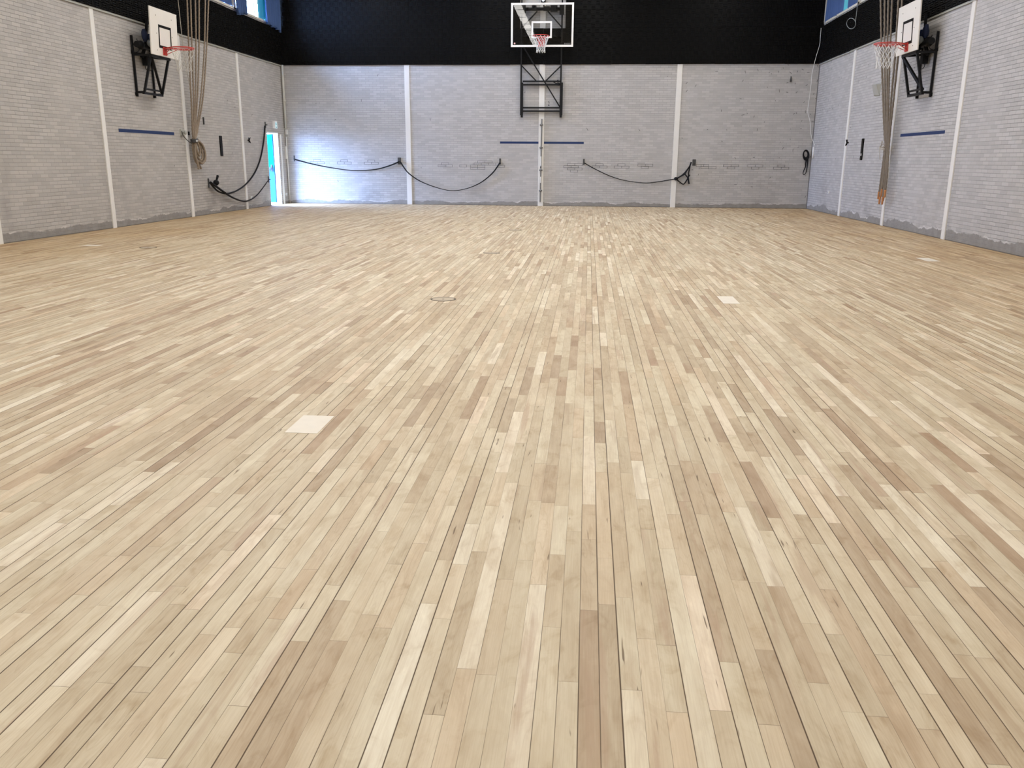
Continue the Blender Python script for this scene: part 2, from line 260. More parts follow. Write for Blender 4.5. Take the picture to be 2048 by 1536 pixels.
def rope_material(name, c0, c1):
    a = NT(name, 0.9, 0.1); p, x, y, z = a.pos()
    f = a.noise(p, 60.0, 4, 0.7); g = a.noise(p, 2.5, 3)
    a.col(a.mix(a.M('MULTIPLY_ADD', g, 0.5, a.M('MULTIPLY', f, 0.5)), c0, c1)); a.bump(f, 0.4, 0.004); return a.m
M_ROPE = rope_material('manila_rope', (0.175, 0.135, 0.098), (0.36, 0.295, 0.230))
M_ROPE_D = rope_material('old_manila_rope', (0.12, 0.098, 0.078), (0.32, 0.275, 0.225))
M_TWINE = rope_material('tie_twine', (0.38, 0.35, 0.30), (0.55, 0.51, 0.45))

def foam_material():
    a = NT('black_foam', 0.6, 0.08); p, x, y, z = a.pos()
    a.col(a.mix(a.noise(p, 5.0, 3), (0.0045, 0.0045, 0.0045), (0.0085, 0.0085, 0.0085))); return a.m
M_FOAM = foam_material()

def glass_material(name, tint, gl=1.0):
    m = bpy.data.materials.new(name); m.use_nodes = True; t = m.node_tree; t.nodes.clear()
    o = t.nodes.new('ShaderNodeOutputMaterial'); mx = t.nodes.new('ShaderNodeMixShader'); tr = t.nodes.new('ShaderNodeBsdfTransparent')
    g = t.nodes.new('ShaderNodeBsdfGlossy'); g.inputs['Roughness'].default_value = 0.01; tr.inputs[0].default_value = (*tint, 1)
    lw = t.nodes.new('ShaderNodeLayerWeight'); lw.inputs[0].default_value = 0.5
    pw = t.nodes.new('ShaderNodeMath'); pw.operation = 'POWER'; pw.inputs[1].default_value = 5.0; t.links.new(lw.outputs['Facing'], pw.inputs[0])
    f = t.nodes.new('ShaderNodeMath'); f.operation = 'MULTIPLY_ADD'; f.inputs[1].default_value = 0.96; f.inputs[2].default_value = 0.04; t.links.new(pw.outputs[0], f.inputs[0])
    k = t.nodes.new('ShaderNodeMath'); k.operation = 'MULTIPLY'; k.inputs[1].default_value = gl
    t.links.new(f.outputs[0], k.inputs[0]); t.links.new(k.outputs[0], mx.inputs[0]); t.links.new(tr.outputs[0], mx.inputs[1]); t.links.new(g.outputs[0], mx.inputs[2])
    t.links.new(mx.outputs[0], o.inputs[0]); return m
M_PANE = glass_material('window_glass', (0.96, 0.98, 0.98))
M_BOARDGLASS = glass_material('backboard_glass', (0.86, 0.86, 0.85), 0.5)

def cloth_material(name, c, tl, mixf):
    m = bpy.data.materials.new(name); m.use_nodes = True; t = m.node_tree; t.nodes.clear()
    o = t.nodes.new('ShaderNodeOutputMaterial'); mx = t.nodes.new('ShaderNodeMixShader')
    d = t.nodes.new('ShaderNodeBsdfDiffuse'); r = t.nodes.new('ShaderNodeBsdfTranslucent')
    n = t.nodes.new('ShaderNodeTexNoise'); n.inputs['Scale'].default_value = 3.0; n.inputs['Detail'].default_value = 4.0
    cr = t.nodes.new('ShaderNodeValToRGB'); cr.color_ramp.elements[0].color = (*[v*0.8 for v in c], 1); cr.color_ramp.elements[1].color = (*[v*1.2 for v in c], 1)
    t.links.new(n.outputs[0], cr.inputs[0]); t.links.new(cr.outputs[0], d.inputs[0]); r.inputs[0].default_value = (*tl, 1)
    mx.inputs[0].default_value = mixf
    t.links.new(d.outputs[0], mx.inputs[1]); t.links.new(r.outputs[0], mx.inputs[2]); t.links.new(mx.outputs[0], o.inputs[0]); return m
M_CURTAIN = cloth_material('blue_curtain_cloth', (0.075, 0.125, 0.27), (0.04, 0.09, 0.42), 0.006)
M_BACKLIT = cloth_material('backlit_curtain_cloth', (0.15, 0.50, 0.55), (0.10, 0.85, 0.80), 0.06)  # daylight shining through the curtain edges is put into this turquoise
M_DOORTOP = cloth_material('door_turquoise_upper', (0.004, 0.150, 0.105), (0.004, 0.15, 0.11), 0.05)
M_DOORLOW = plain('door_blue_paint', (0.008, 0.055, 0.120), 0.4, spec=0.1)
def emit(name, c, s):
    m = bpy.data.materials.new(name); m.use_nodes = True; b = m.node_tree.nodes['Principled BSDF']
    b.inputs['Base Color'].default_value = (*c, 1); b.inputs['Emission Color'].default_value = (*c, 1); b.inputs['Emission Strength'].default_value = s; return m
M_SIGN = emit('exit_sign_face', (0.62, 0.85, 0.92), 0.25)
M_SIGNMARK = plain('exit_sign_green', (0.01, 0.20, 0.20), 0.5)

# ------------------------------------------------------------------ mesh helpers (all coordinates in world metres)
class MB:
    def __init__(s): s.v = []; s.f = []; s.sm = []
    def add(s, vs, fs, smooth=False):
        o = len(s.v); s.v += [tuple(v) for v in vs]; s.f += [tuple(i+o for i in f) for f in fs]; s.sm += [smooth]*len(fs); return s
    def box(s, lo, hi):
        (a, b, c), (d, e, f) = [min(p, q) for p, q in zip(lo, hi)], [max(p, q) for p, q in zip(lo, hi)]
        return s.add([(a,b,c),(d,b,c),(d,e,c),(a,e,c),(a,b,f),(d,b,f),(d,e,f),(a,e,f)], [(0,3,2,1),(4,5,6,7),(0,1,5,4),(1,2,6,5),(2,3,7,6),(3,0,4,7)])
    def bar(s, p, q, w, h=None, upv=(0, 0, 1)):       # square bar between two points
        h = h or w; p, q = Vector(p), Vector(q); d = (q-p).normalized(); u = Vector(upv)
        if abs(d.dot(u)) > 0.95: u = Vector((0, 1, 0)) if abs(d.y) < 0.9 else Vector((1, 0, 0))
        r = d.cross(u).normalized(); u = r.cross(d); vs = []
        for c in (p, q):
            for i, j in ((-1,-1),(1,-1),(1,1),(-1,1)): vs.append(c + r*(i*w/2) + u*(j*h/2))
        return s.add(vs, [(3,2,1,0),(4,5,6,7),(0,1,5,4),(1,2,6,5),(2,3,7,6),(3,0,4,7)])
    def tube(s, pts, r, n=8, cap=True, closed=False, twist=0.0, lobes=0, flat=1.0):
        pts = [Vector(p) for p in pts]; N = len(pts); rr = r if callable(r) else (lambda t: r)
        t0 = (pts[1]-pts[0]).normalized(); u = Vector((0, 0, 1)) if abs(t0.z) < 0.9 else Vector((1, 0, 0))
        u = (u - t0*u.dot(t0)).normalized(); vs = []; L = 0.0
        for i, p in enumerate(pts):
            if closed: t = (pts[(i+1) % N]-pts[i-1]).normalized()
            else: t = (pts[min(i+1, N-1)]-pts[max(i-1, 0)]).normalized()
            u = (u - t*u.dot(t)).normalized(); b = t.cross(u)
            if i: L += (p-pts[i-1]).length
            R = rr(i/(N-1))
            for k in range(n):
                a = 2*PI*k/n; q = R*(1 + (0.16*math.cos(lobes*a - twist*L) if lobes else 0))
                vs.append(p + u*(q*math.cos(a)) + b*(q*flat*math.sin(a)))
        fs = []
        for i in range(N if closed else N-1):
            j = (i+1) % N
            for k in range(n): fs.append((i*n+k, i*n+(k+1) % n, j*n+(k+1) % n, j*n+k))
        s.add(vs, fs, True)
        if cap and not closed: s.add(vs[:n], [tuple(range(n-1, -1, -1))]); s.add(vs[-n:], [tuple(range(n))])
        return s
    def cyl(s, p, q, r, n=16): return s.tube([p, q], r, n)
    def disc(s, c, r, z0, z1, n=40, r0=0.0):           # flat ring or disc, axis up
        vs = []
        for rad in (r0, r):
            for z in (z0, z1):
                for k in range(n): vs.append((c[0]+rad*math.cos(2*PI*k/n), c[1]+rad*math.sin(2*PI*k/n), z))
        fs = []
        for k in range(n):
            l = (k+1) % n
            fs += [(2*n+k, 2*n+l, 3*n+l, 3*n+k), (n+k, 3*n+k, 3*n+l, n+l)]
            if r0 > 0: fs += [(k, n+k, n+l, l)]
        return s.add(vs, fs)
    def ball(s, c, rx, ry, rz, n=14, seed=0, lump=0.0):
        rnd = random.Random(seed); vs = []; fs = []; m = n//2+1
        for i in range(m):
            t = PI*i/(m-1)
            for k in range(n):
                a = 2*PI*k/n; q = 1 + lump*(rnd.random()-0.5) * (0 if i in (0, m-1) else 1)
                vs.append((c[0]+rx*q*math.sin(t)*math.cos(a), c[1]+ry*q*math.sin(t)*math.sin(a), c[2]+rz*q*math.cos(t)))
        for i in range(m-1):
            for k in range(n): fs.append((i*n+k, (i+1)*n+k, (i+1)*n+(k+1) % n, i*n+(k+1) % n))
        return s.add(vs, fs, True)
    def build(s, name, mat, parent=None, origin=None, bevel=0.0):
        if origin is None:
            if parent is not None: origin = ORG[parent.name]
            else:
                xs, ys, zs = zip(*s.v); origin = ((min(xs)+max(xs))/2, (min(ys)+max(ys))/2, min(zs))
        o = Vector(origin); me = bpy.data.meshes.new(name)
        me.from_pydata([tuple(Vector(v)-o) for v in s.v], [], s.f); me.update()
        for p, sm in zip(me.polygons, s.sm): p.use_smooth = sm
        for m in (mat if isinstance(mat, list) else [mat]): me.materials.append(m)
        bm = bmesh.new(); bm.from_mesh(me); bmesh.ops.remove_doubles(bm, verts=bm.verts, dist=1e-5)
        bmesh.ops.recalc_face_normals(bm, faces=bm.faces)
        if bevel:
            eds = [e for e in bm.edges if len(e.link_faces) == 2 and e.calc_face_angle(0) > 0.6]
            bmesh.ops.bevel(bm, geom=eds, offset=bevel, segments=2, affect='EDGES', clamp_overlap=True)
        bm.to_mesh(me); bm.free()
        ob = bpy.data.objects.new(name, me); COL.objects.link(ob); ORG[ob.name] = tuple(o)
        if parent is not None: ob.parent = parent; ob.location = o - Vector(ORG[parent.name])
        else: ob.location = o
        return ob
ORG = {}
def thing(name, label, cat, loc, group=None):
    o = bpy.data.objects.new(name, None); COL.objects.link(o); o.location = loc; ORG[o.name] = tuple(loc); o.empty_display_size = 0.1
    tag(o, label, cat, group); return o
def tag(o, label, cat, group=None):
    o['label'] = label; o['category'] = cat
    if group: o['group'] = group
    return o
def struct(o): o['kind'] = 'structure'; return o
def part(o, label): o['label'] = label; return o
def smooth_path(pts, step=0.03):                       # Catmull-Rom through points, evenly resampled
    P = [Vector(p) for p in pts]; out = []
    for i in range(len(P)-1):
        a, b, c, d = P[max(i-1, 0)], P[i], P[i+1], P[min(i+2, len(P)-1)]; n = max(2, int((c-b).length/step))
        for k in range(n):
            t = k/n
            out.append(0.5*((2*b)+(c-a)*t+(2*a-5*b+4*c-d)*t*t+(3*b-a-3*c+d)*t**3))
    out.append(P[-1]); return out

# ------------------------------------------------------------------ room shell
struct(MB().box((XL-0.3, YF-0.3, -0.2), (XR+0.3, YB+0.3, 0)).build('floor', M_FLOOR, origin=(0, 0, 0)))
struct(MB().box((XL-1.25, YF-1.0, HC), (XR+1.25, YB+1.0, HC+0.3)).build('ceiling', M_CEIL, origin=(0, 0, 0)))  # overhang past the walls is an unseen eave added to cut steep daylight
struct(MB().box((XL-40, YF-30, -0.35), (XR+40, YB+40, -0.2)).build('ground', M_GROUND, origin=(0, 0, 0)))
wall_back = struct(MB().box((XL-WT, YB, -0.2), (XR+WT, YB+WT, HC)).build('wall_back', M_BRK_B, origin=(0, 0, 0)))
struct(MB().box((XL-WT, YF-WT, -0.2), (XR+WT, YF, HC)).build('wall_front', M_BRK_B, origin=(0, 0, 0)))
DY0, DY1, DZ = 24.585, 25.50, 2.09                      # doorway in the left wall
BAYS = [26.06, 22.87, 19.52, 16.1, 12.72, 9.4, 6.1, 2.8, -0.5]
def side_wall(name, x0, x1, mat, door):
    m = MB()
    if door:
        m.box((x0, YF, -0.2), (x1, DY0, SILL)).box((x0, DY1, -0.2), (x1, YB, SILL)).box((x0, DY0, DZ), (x1, DY1, SILL)).box((x0, DY0, -0.2), (x1, DY1, 0.0))
    else: m.box((x0, YF, -0.2), (x1, YB, SILL))
    m.box((x0, YF, HEAD), (x1, YB, HC)).box((x0, BAYS[0]+0.02, SILL), (x1, YB, HEAD)).box((x0, YF, SILL), (x1, BAYS[-1], HEAD))
    return struct(m.build(name, mat, origin=(0, 0, 0)))
wall_left = side_wall('wall_left', XL-WT, XL, M_BRK_L, True)
wall_right = side_wall('wall_right', XR, XR+WT, M_BRK_R, False)

# windows: cream frame and sill, mullion posts, one pane each
win_n = 0
def window(side, y0, y1):
    global win_n; win_n += 1
    xi = XL if side < 0 else XR; s = 1 if side < 0 else -1       # s points into the hall
    f = MB(); xa, xb = xi-0.16*s, xi+0.022*s
    f.box((xa, y0, SILL-0.005), (xb, y1, SILL+0.05)).box((xa, y0, HEAD-0.06), (xb, y1, HEAD)).box((xa, y0, SILL), (xb, y0+0.06, HEAD)).box((xa, y1-0.06, SILL), (xb, y1, HEAD))
    o = struct(f.build('window_%d' % win_n, M_CREAM))
    g = MB().box((xi-0.12*s, y0+0.03, SILL+0.03), (xi-0.112*s, y1-0.03, HEAD-0.03)).build('pane', M_PANE, o)
    mu = MB().box((xi-0.15*s, (y0+y1)/2-0.03, SILL+0.04), (xi-0.08*s, (y0+y1)/2+0.03, HEAD-0.04)).build('mullion', M_CREAM, o)
    portal('window_portal', (xi-0.22*s, (y0+y1)/2, (SILL+HEAD)/2), (0, -PI/2*s, 0), HEAD-SILL, y1-y0)
    return o
for side in (-1, 1):
    for i in range(len(BAYS)-1): window(side, BAYS[i+1]+0.005, BAYS[i]-0.005)

# white steel posts let into the brickwork
trim_n = 0
def post(lo, hi):
    global trim_n; trim_n += 1
    return struct(MB().box(lo, hi).build('trim_%d' % trim_n, M_POST, bevel=0.004))
for cx, w in ((-5.453, 0.152), (-1.437, 0.160), (2.530, 0.150)): post((cx-w/2, YB-0.022, 0), (cx+w/2, YB+0.01, HP if cx != -1.437 else HC))
for yy in (12.72, 16.075, 19.492, 22.76): post((XL-0.01, yy-0.064, 0), (XL+0.02, yy+0.064, HP-0.01))
for yy in (22.755, 19.44, 16.112, 12.72): post((XR-0.02, yy-0.075, 0), (XR+0.01, yy+0.075, HP-0.01))
# concrete ledge under the dark panels, dark expansion joint in the right corner
for nm, lo, hi in (('l', (XL, YF, HP-0.035), (XL+0.03, YB, HP)), ('r', (XR-0.03, YF, HP-0.035), (XR, YB, HP))):
    trim_n += 1; struct(MB().box(lo, hi).build('trim_%d' % trim_n, M_GREYBOX))
trim_n += 1; struct(MB().box((XR-0.02, YB-0.02, 0.0), (XR, YB, HP)).build('trim_%d' % trim_n, M_JOINTDARK))

# repointed bricks that show as dark outlines on the back wall
mj = MB()
def outline(x, z, n=1):
    w, h, t = 0.22, 0.0625, 0.006
    for k in range(n):
        for (a, b, c, d) in ((x+k*w, z, x+k*w+w, z), (x+k*w, z+h, x+k*w+w, z+h), (x+k*w, z, x+k*w, z+h), (x+k*w+w, z, x+k*w+w, z+h)):
            mj.box((a-t, YB-0.0015, b-t), (c+t, YB+0.004, d+t))
Z0 = 0.0625*19
for x0 in (-8.53, -7.68, -6.84): outline(x0, Z0, 2); outline(x0+0.11, Z0+0.0625, 1)
for x0, z, n in ((-4.56, Z0-0.062, 2), (-4.45, Z0, 1), (-3.9, Z0-0.062, 1), (-3.57, Z0-0.125, 2), (-3.57, Z0-0.062, 2), (-3.46, Z0, 3), (-3.35, Z0+0.0625, 2), (-2.75, Z0-0.062, 1), (-2.8, Z0, 1),
                 (-0.75, Z0-0.062, 2), (-0.64, Z0, 2), (-0.64, Z0-0.125, 2), (-0.55, Z0-0.187, 1), (0.1, Z0-0.062, 2), (0.2, Z0, 1), (0.75, Z0-0.062, 2), (0.85, Z0, 1), (1.45, Z0, 2), (1.55, Z0-0.062, 1),
                 (3.16, Z0, 1), (3.3, Z0-0.062, 2), (3.3, Z0, 1), (3.95, Z0, 2), (4.06, Z0-0.062, 1), (4.65, Z0, 2), (4.76, Z0-0.062, 1), (5.4, Z0-0.062, 2), (5.5, Z0, 1)): outline(x0, z, n)
mj.build('repointed_joint', M_JOINTDARK, wall_back)

# ------------------------------------------------------------------ door in the left rear corner, standing open outwards
fr = MB(); xo = XL-WT
fr.box((XL-0.15, DY0, 0), (XL-0.01, DY0+0.02, DZ)).box((XL-0.15, DY1-0.03, 0), (XL-0.005, DY1, DZ)).box((XL-0.15, DY0, DZ-0.03), (XL-0.01, DY1, DZ))
fr.box((XL-0.01, DY1+0.13, 0), (XL+0.02, DY1+0.21, DZ-0.05)).box((XL-0.15, DY0, 0.0), (XL-0.02, DY1, 0.018))
door = struct(fr.build('door_1', M_FRAMEW, origin=(XL, (DY0+DY1)/2, 0)))
ang = math.radians(91)                                   # leaf swung past square
def leaf(a0, a1, z0, z1, th, name, mat, par):
    h = Vector((XL-0.155, DY1-0.05, 0)); d = Vector((-math.sin(ang), -math.cos(ang), 0)); n = Vector((d.y, -d.x, 0)); n = -n if n.y > 0 else n
    vs = []
    for z in (z0, z1):
        for a_, t in ((a0, -th), (a1, -th), (a1, th), (a0, th)):
            q = h + d*a_ + n*t; vs.append((q.x, q.y, z))
    return MB().add(vs, [(3,2,1,0),(4,5,6,7),(0,1,5,4),(1,2,6,5),(2,3,7,6),(3,0,4,7)]).build(name, mat, par)
lf = leaf(0.0, 0.93, 0.05, 2.04, 0.02, 'door_leaf', M_DOORLOW, door)
leaf(0.015, 0.90, 1.08, 2.02, 0.024, 'upper_panel', M_DOORTOP, lf)  # upper part of the leaf, a greener turquoise than the blue below
leaf(0.045, 0.10, 0.97, 1.16, 0.05, 'latch_box', M_NAVY, lf)
leaf(0.09, 0.86, 1.02, 1.08, 0.07, 'push_bar', M_NAVY, lf)
leaf(0.0, 0.93, 0.02, 0.055, 0.022, 'kick_strip', M_FRAMEW, lf)
portal('door_portal', (XL-0.27, (DY0+DY1)/2, DZ/2), (0, -PI/2, 0), DZ, DY1-DY0)

# ------------------------------------------------------------------ black basket-weave acoustic panels
def foam_tile(w, h, d=0.035):
    m = MB().box((0, 0, 0), (w, d, h))
    nx, nz = max(1, round(w/0.1228)), max(1, round(h/0.1228)); cw, ch = w/nx, h/nz
    for i in range(nx):
        for j in range(nz):
            x0, z0 = i*cw, j*ch
            for k in range(3):
                if (i+j) % 2: z = z0+ch*(k+0.5)/3; m.box((x0+0.008, -0.024, z-0.010), (x0+cw-0.008, 0.001, z+0.010))
                else: xx = x0+cw*(k+0.5)/3; m.box((xx-0.010, -0.024, z0+0.008), (xx+0.010, 0.001, z0+ch-0.008))
    ob = m.build('acoustic_panel', M_FOAM, origin=(0, 0, 0)); COL.objects.unlink(ob); me = ob.data; bpy.data.objects.remove(ob); return me
TILE = {}
def hang_panel(x, y, z, w, h, rot, label, group):
    key = (round(w, 3), round(h, 3))
    if key not in TILE: TILE[key] = foam_tile(w, h)
    o = bpy.data.objects.new('acoustic_panel', TILE[key]); COL.objects.link(o); o.location = (x, y, z); o.rotation_euler = (0, 0, rot); tag(o, label, 'acoustic panel', group)
TW = (XR-XL)/16
rnd = random.Random(3)
for r, (z0, h) in enumerate(((HP, 0.978), (HP+0.98, 0.978), (HP+1.96, 0.90))):
    for k in range(16):
        x0 = XL+k*TW; w = TW-0.002
        if r and k == 7: w = -2.10-x0
        if r and k == 8: w = x0+TW-(-0.785); x0 = -0.785
        hang_panel(x0+0.001, YB-0.036, z0+rnd.uniform(-0.004, 0.004), w, h, 0, 'black basket-weave acoustic panel high on the back wall', 'acoustic panels on the back wall')
ny = 14; TL = (YB-0.06-12.4)/ny
for k in range(ny):
    y0 = 12.4+k*TL
    hang_panel(XL+0.036, y0+0.003, HP+rnd.uniform(-0.006, 0.003), TL-0.002, 0.985, PI/2, 'black basket-weave acoustic panel under the left windows', 'acoustic panels on the left wall')
    hang_panel(XR-0.036, y0+TL-0.003, HP+rnd.uniform(-0.006, 0.003), TL-0.002, 0.985, -PI/2, 'black basket-weave acoustic panel under the right windows', 'acoustic panels on the right wall')

# ------------------------------------------------------------------ curtains
def curtain(side, y0, y1, zb0, zb1, off, label, mat=M_CURTAIN, folds=9, seed=0, amp=0.05, flare=0.0, name='curtain'):
    rnd = random.Random(seed); xi = XL if side < 0 else XR; s = 1 if side < 0 else -1
    n = int(folds*14); rows = 16; vs = []; fs = []; th = 0.004
    for lay in (0, 1):
        for j in range(rows+1):
            t = j/rows
            for i in range(n+1):
                f = i/n; ph = folds*2*PI*f + 0.7*math.sin(7*f+seed)
                zb = zb0+(zb1-zb0)*f + 0.02*math.sin(ph*0.5+seed)
                z = HEAD-0.02 + (zb-HEAD+0.02)*t
                dx = off + amp*(0.5+0.5*t)*math.sin(ph) + 0.02*math.sin(3.1*f*PI+seed)*t
                vs.append((xi+s*(dx+lay*th), y0+(y1-y0)*f + flare*t*f, z))
    N = (rows+1)*(n+1)
    for j in range(rows):
        for i in range(n):
            a = j*(n+1)+i; q = (a, a+1, a+n+2, a+n+1); fs += [q, tuple(N+v for v in reversed(q))]
    for i in range(n): b = rows*(n+1)+i; fs.append((b, b+1, N+b+1, N+b))
    o = MB().add(vs, fs, True).build(name, mat); return tag(o, label, 'curtain')
curtain(-1, 22.76, 23.46, 4.93, 5.05, 0.10, 'bunched blue curtain left of the bright gap in the rear left window', seed=1, folds=7)
cB = curtain(-1, 24.80, 26.02, 5.04, 4.95, 0.10, 'blue curtain filling the rear left corner, right of the bright gap', seed=2, folds=7, amp=0.045)
curtain(-1, 24.66, 25.55, 5.13, 5.13, -0.06, 'narrow backlit turquoise curtain edge inside the rear left window', M_BACKLIT, 3, 3, 0.02)
curtain(-1, 19.58, 22.85, 5.128, 5.125, -0.05, 'closed dark blue curtain across the second left window, behind the ropes', seed=4, folds=18, amp=0.03)
for q, (a_, b_) in enumerate(((16.15, 17.5), (17.9, 19.45), (12.78, 14.2), (14.6, 16.05), (9.45, 12.67), (6.15, 9.35), (2.85, 6.05), (-0.45, 2.75))):
    tag(curtain(-1, a_, b_, 5.15, 5.15, -0.05, '', seed=10+q, folds=8, amp=0.03), 'blue curtain high on the left wall above the camera view', 'curtain', 'left curtains above the view')
curtain(1, 24.42, 26.0, 5.10, 5.10, -0.02, 'blue curtain in the far right corner window, left of the turquoise gap', seed=5, folds=9, amp=0.035)
curtain(1, 23.95, 24.42, 5.12, 5.12, -0.06, 'narrow backlit turquoise curtain strip in the right window', M_BACKLIT, 3, 6, 0.02)
curtain(1, 22.95, 23.97, 5.12, 5.11, -0.03, 'blue curtain right of the turquoise strip in the right window', seed=7, folds=7, amp=0.035)
for q, (a_, b_) in enumerate(((19.6, 22.8), (16.2, 19.4), (12.9, 16.0), (9.5, 12.6), (6.2, 9.3), (2.9, 6.0), (-0.4, 2.7))):
    tag(curtain(1, a_, b_, 5.12, 5.12, -0.05, '', seed=30+q, folds=12, amp=0.03), 'blue curtain high on the right wall above the camera view', 'curtain', 'right curtains above the view')

# ------------------------------------------------------------------ basketball hoops
def hoop_ring(m, c, R=0.225, r=0.0095):
    m.tube([(c[0]+R*math.cos(2*PI*k/40), c[1]+R*math.sin(2*PI*k/40), c[2]) for k in range(40)], r, 8, closed=True)
def net(m, c, levels, r=0.004, n=12):
    P = lambda lv, k: (c[0]+levels[lv][0]*math.cos(2*PI*(k+0.5*(lv % 2))/n), c[1]+levels[lv][0]*math.sin(2*PI*(k+0.5*(lv % 2))/n), c[2]+levels[lv][1])
    for lv in range(len(levels)-1):
        for k in range(n):
            for e in ((0, -1) if lv % 2 == 0 else (0, 1)):
                m.tube([P(lv, k), P(lv+1, k+e)], r, 5, cap=False)
    for k in range(n): m.ball(P(len(levels)-1, k), 0.009, 0.009, 0.012, 6)

# --- glass hoop on the back wall, run up its wall frame
cx = -1.438; RZ = 4.70; YBD = YB-0.50
h1 = thing('basketball_hoop', 'clear glass basketball hoop with white border high on the back wall', 'basketball hoop', (cx, YB-0.02, 2.66))
fy = YB-0.10
m = MB()
for sx in (-2.045, -0.885): m.bar((sx, fy, 2.66), (sx, fy, 6.45), 0.044)
for nm, sx in (('l', -2.01), ('r', -0.86)):
    m.box((-2.068 if nm == 'l' else -0.905, fy-0.035, 2.62), (-1.985 if nm == 'l' else -0.822, fy+0.035, 3.53))
for sx in (-2.02, -0.868): m.box((sx-0.03, fy-0.03, 2.56), (sx+0.03, fy+0.06, 2.66))
for z in (3.565, 3.47, 2.83, 2.735): m.bar((-2.0, fy, z), (-0.9, fy, z), 0.042)
m.bar((-2.03, fy, 3.99), (-1.61, fy, 3.58), 0.034, upv=(0, 1, 0)).bar((-0.89, fy, 3.99), (-1.32, fy, 3.58), 0.034, upv=(0, 1, 0))
m.bar((-2.03, fy, 4.57), (-0.885, fy, 2.83), 0.036, upv=(0, 1, 0))
m.bar((-2.03, fy, 5.03), (-1.60, fy, 5.46), 0.034, upv=(0, 1, 0)).bar((-0.89, fy, 5.03), (-1.30, fy, 5.46), 0.034, upv=(0, 1, 0))
m.bar((-2.03, fy, 4.80), (-0.9, fy, 4.80), 0.04)
for sx in (-2.045, -0.885):
    for z in (3.0, 4.2, 5.2, 6.2): m.box((sx-0.02, fy, z-0.03), (sx+0.02, YB, z+0.03))
m.build('wall_frame', M_BLACKSTEEL, h1)
m = MB().cyl((-2.0, fy-0.05, 5.51), (-0.92, fy-0.05, 5.51), 0.045).box((-2.09, fy-0.1, 5.40), (-1.93, fy+0.02, 5.62)).box((-0.96, fy-0.1, 5.36), (-0.83, fy+0.02, 5.63))
m.box((-1.75, fy-0.11, 5.47), (-1.62, fy, 5.60)).box((-1.22, fy-0.11, 5.44), (-1.02, fy, 5.6)).box((-1.42, fy-0.1, 5.46), (-1.24, fy, 5.575)).ball((-1.70, fy-0.08, 5.57), 0.05, 0.05, 0.05)
m.build('carriage_bar', M_BLACKSTEEL, h1)
for sx in (-2.0, -0.92):
    for z in (5.50, 4.80): MB().bar((sx, fy-0.03, z), (sx*0.72+cx*0.28, YBD+0.02, z-0.02), 0.04).build('support_arm', M_BLACKSTEEL, h1)
bx0, bx1, bz0, bz1 = -2.315, -0.545, 4.455, 5.615
bg_ = MB().box((bx0+0.03, YBD-0.006, bz0+0.03), (bx1-0.03, YBD+0.006, bz1-0.03)).build('backboard', M_BOARDGLASS, h1)
m = MB(); t = 0.052
m.box((bx0, YBD-0.018, bz0), (bx1, YBD+0.02, bz0+t)).box((bx0, YBD-0.018, bz1-t), (bx1, YBD+0.02, bz1)).box((bx0, YBD-0.018, bz0+t), (bx0+t, YBD+0.02, bz1-t)).box((bx1-t, YBD-0.018, bz0+t), (bx1, YBD+0.02, bz1-t))
part(m.build('board_frame', M_FRAMEW, bg_), 'white border frame')
m = MB(); a0, a1, b0, b1, t = cx-0.295, cx+0.285, 4.69, 5.135, 0.048; y0, y1 = YBD-0.009, YBD-0.0062
m.box((a0, y0, b0), (a1, y1, b0+t)).box((a0, y0, b1-t), (a1, y1, b1)).box((a0, y0, b0+t), (a0+t, y1, b1-t)).box((a1-t, y0, b0+t), (a1, y1, b1-t))
part(m.build('target_square', M_FRAMEW, bg_), 'white painted target square')
m = MB().tube([(bx0+0.105, YBD-0.011, bz0+0.095), (bx0+0.105, YBD-0.006, bz0+0.095)], 0.022, 18); part(m.build('sticker', plain('pink_sticker', (0.75, 0.45, 0.42), 0.5), bg_), 'small round pale red sticker')
m = MB(); qx = bx1-0.255
for i, w in enumerate((0.026, 0.016, 0.02, 0.014, 0.02, 0.016, 0.022)):
    m.box((qx, y0, bz0+0.068), (qx+w*0.75, y1, bz0+0.098 if i % 3 else bz0+0.104)); qx += w+0.008
part(m.build('maker_mark', plain('faint_grey_print', (0.16, 0.16, 0.17), 0.5), bg_), 'faint grey printed mark')
yc = YBD-0.015-0.15-0.225
m = MB(); hoop_ring(m, (cx, yc, RZ), 0.227, 0.011)
m.box((cx-0.095, YBD-0.035, RZ-0.24), (cx+0.095, YBD-0.018, RZ+0.0)).box((cx-0.075, YBD-0.17, RZ-0.02), (cx+0.075, YBD-0.03, RZ+0.006))
for s in (-1, 1): m.bar((cx+s*0.07, YBD-0.03, RZ-0.20), (cx+s*0.12, yc+0.19, RZ-0.012), 0.014).bar((cx+s*0.08, YBD-0.03, RZ-0.02), (cx+s*0.15, yc+0.16, RZ), 0.016)
rim = m.build('rim', M_RED, h1)
m = MB(); net(m, (cx, yc, RZ-0.012), [(0.225, 0), (0.195, -0.09), (0.160, -0.18), (0.128, -0.27), (0.116, -0.34), (0.128, -0.42)], 0.0052)
m.build('net', M_NET, h1)
m = MB().box((cx-0.06, YB-0.1, 5.70), (cx+0.075, YB-0.02, 5.80)).box((cx+0.005, YB-0.07, 5.58), (cx+0.04, YB-0.03, 5.69))
m.build('pulley_block', M_BLACKSTEEL, h1)
m = MB().cyl((cx+0.008, YB-0.12, 5.755), (cx+0.008, YB-0.1, 5.755), 0.045); m.build('pulley_wheel', M_FRAMEW, h1)
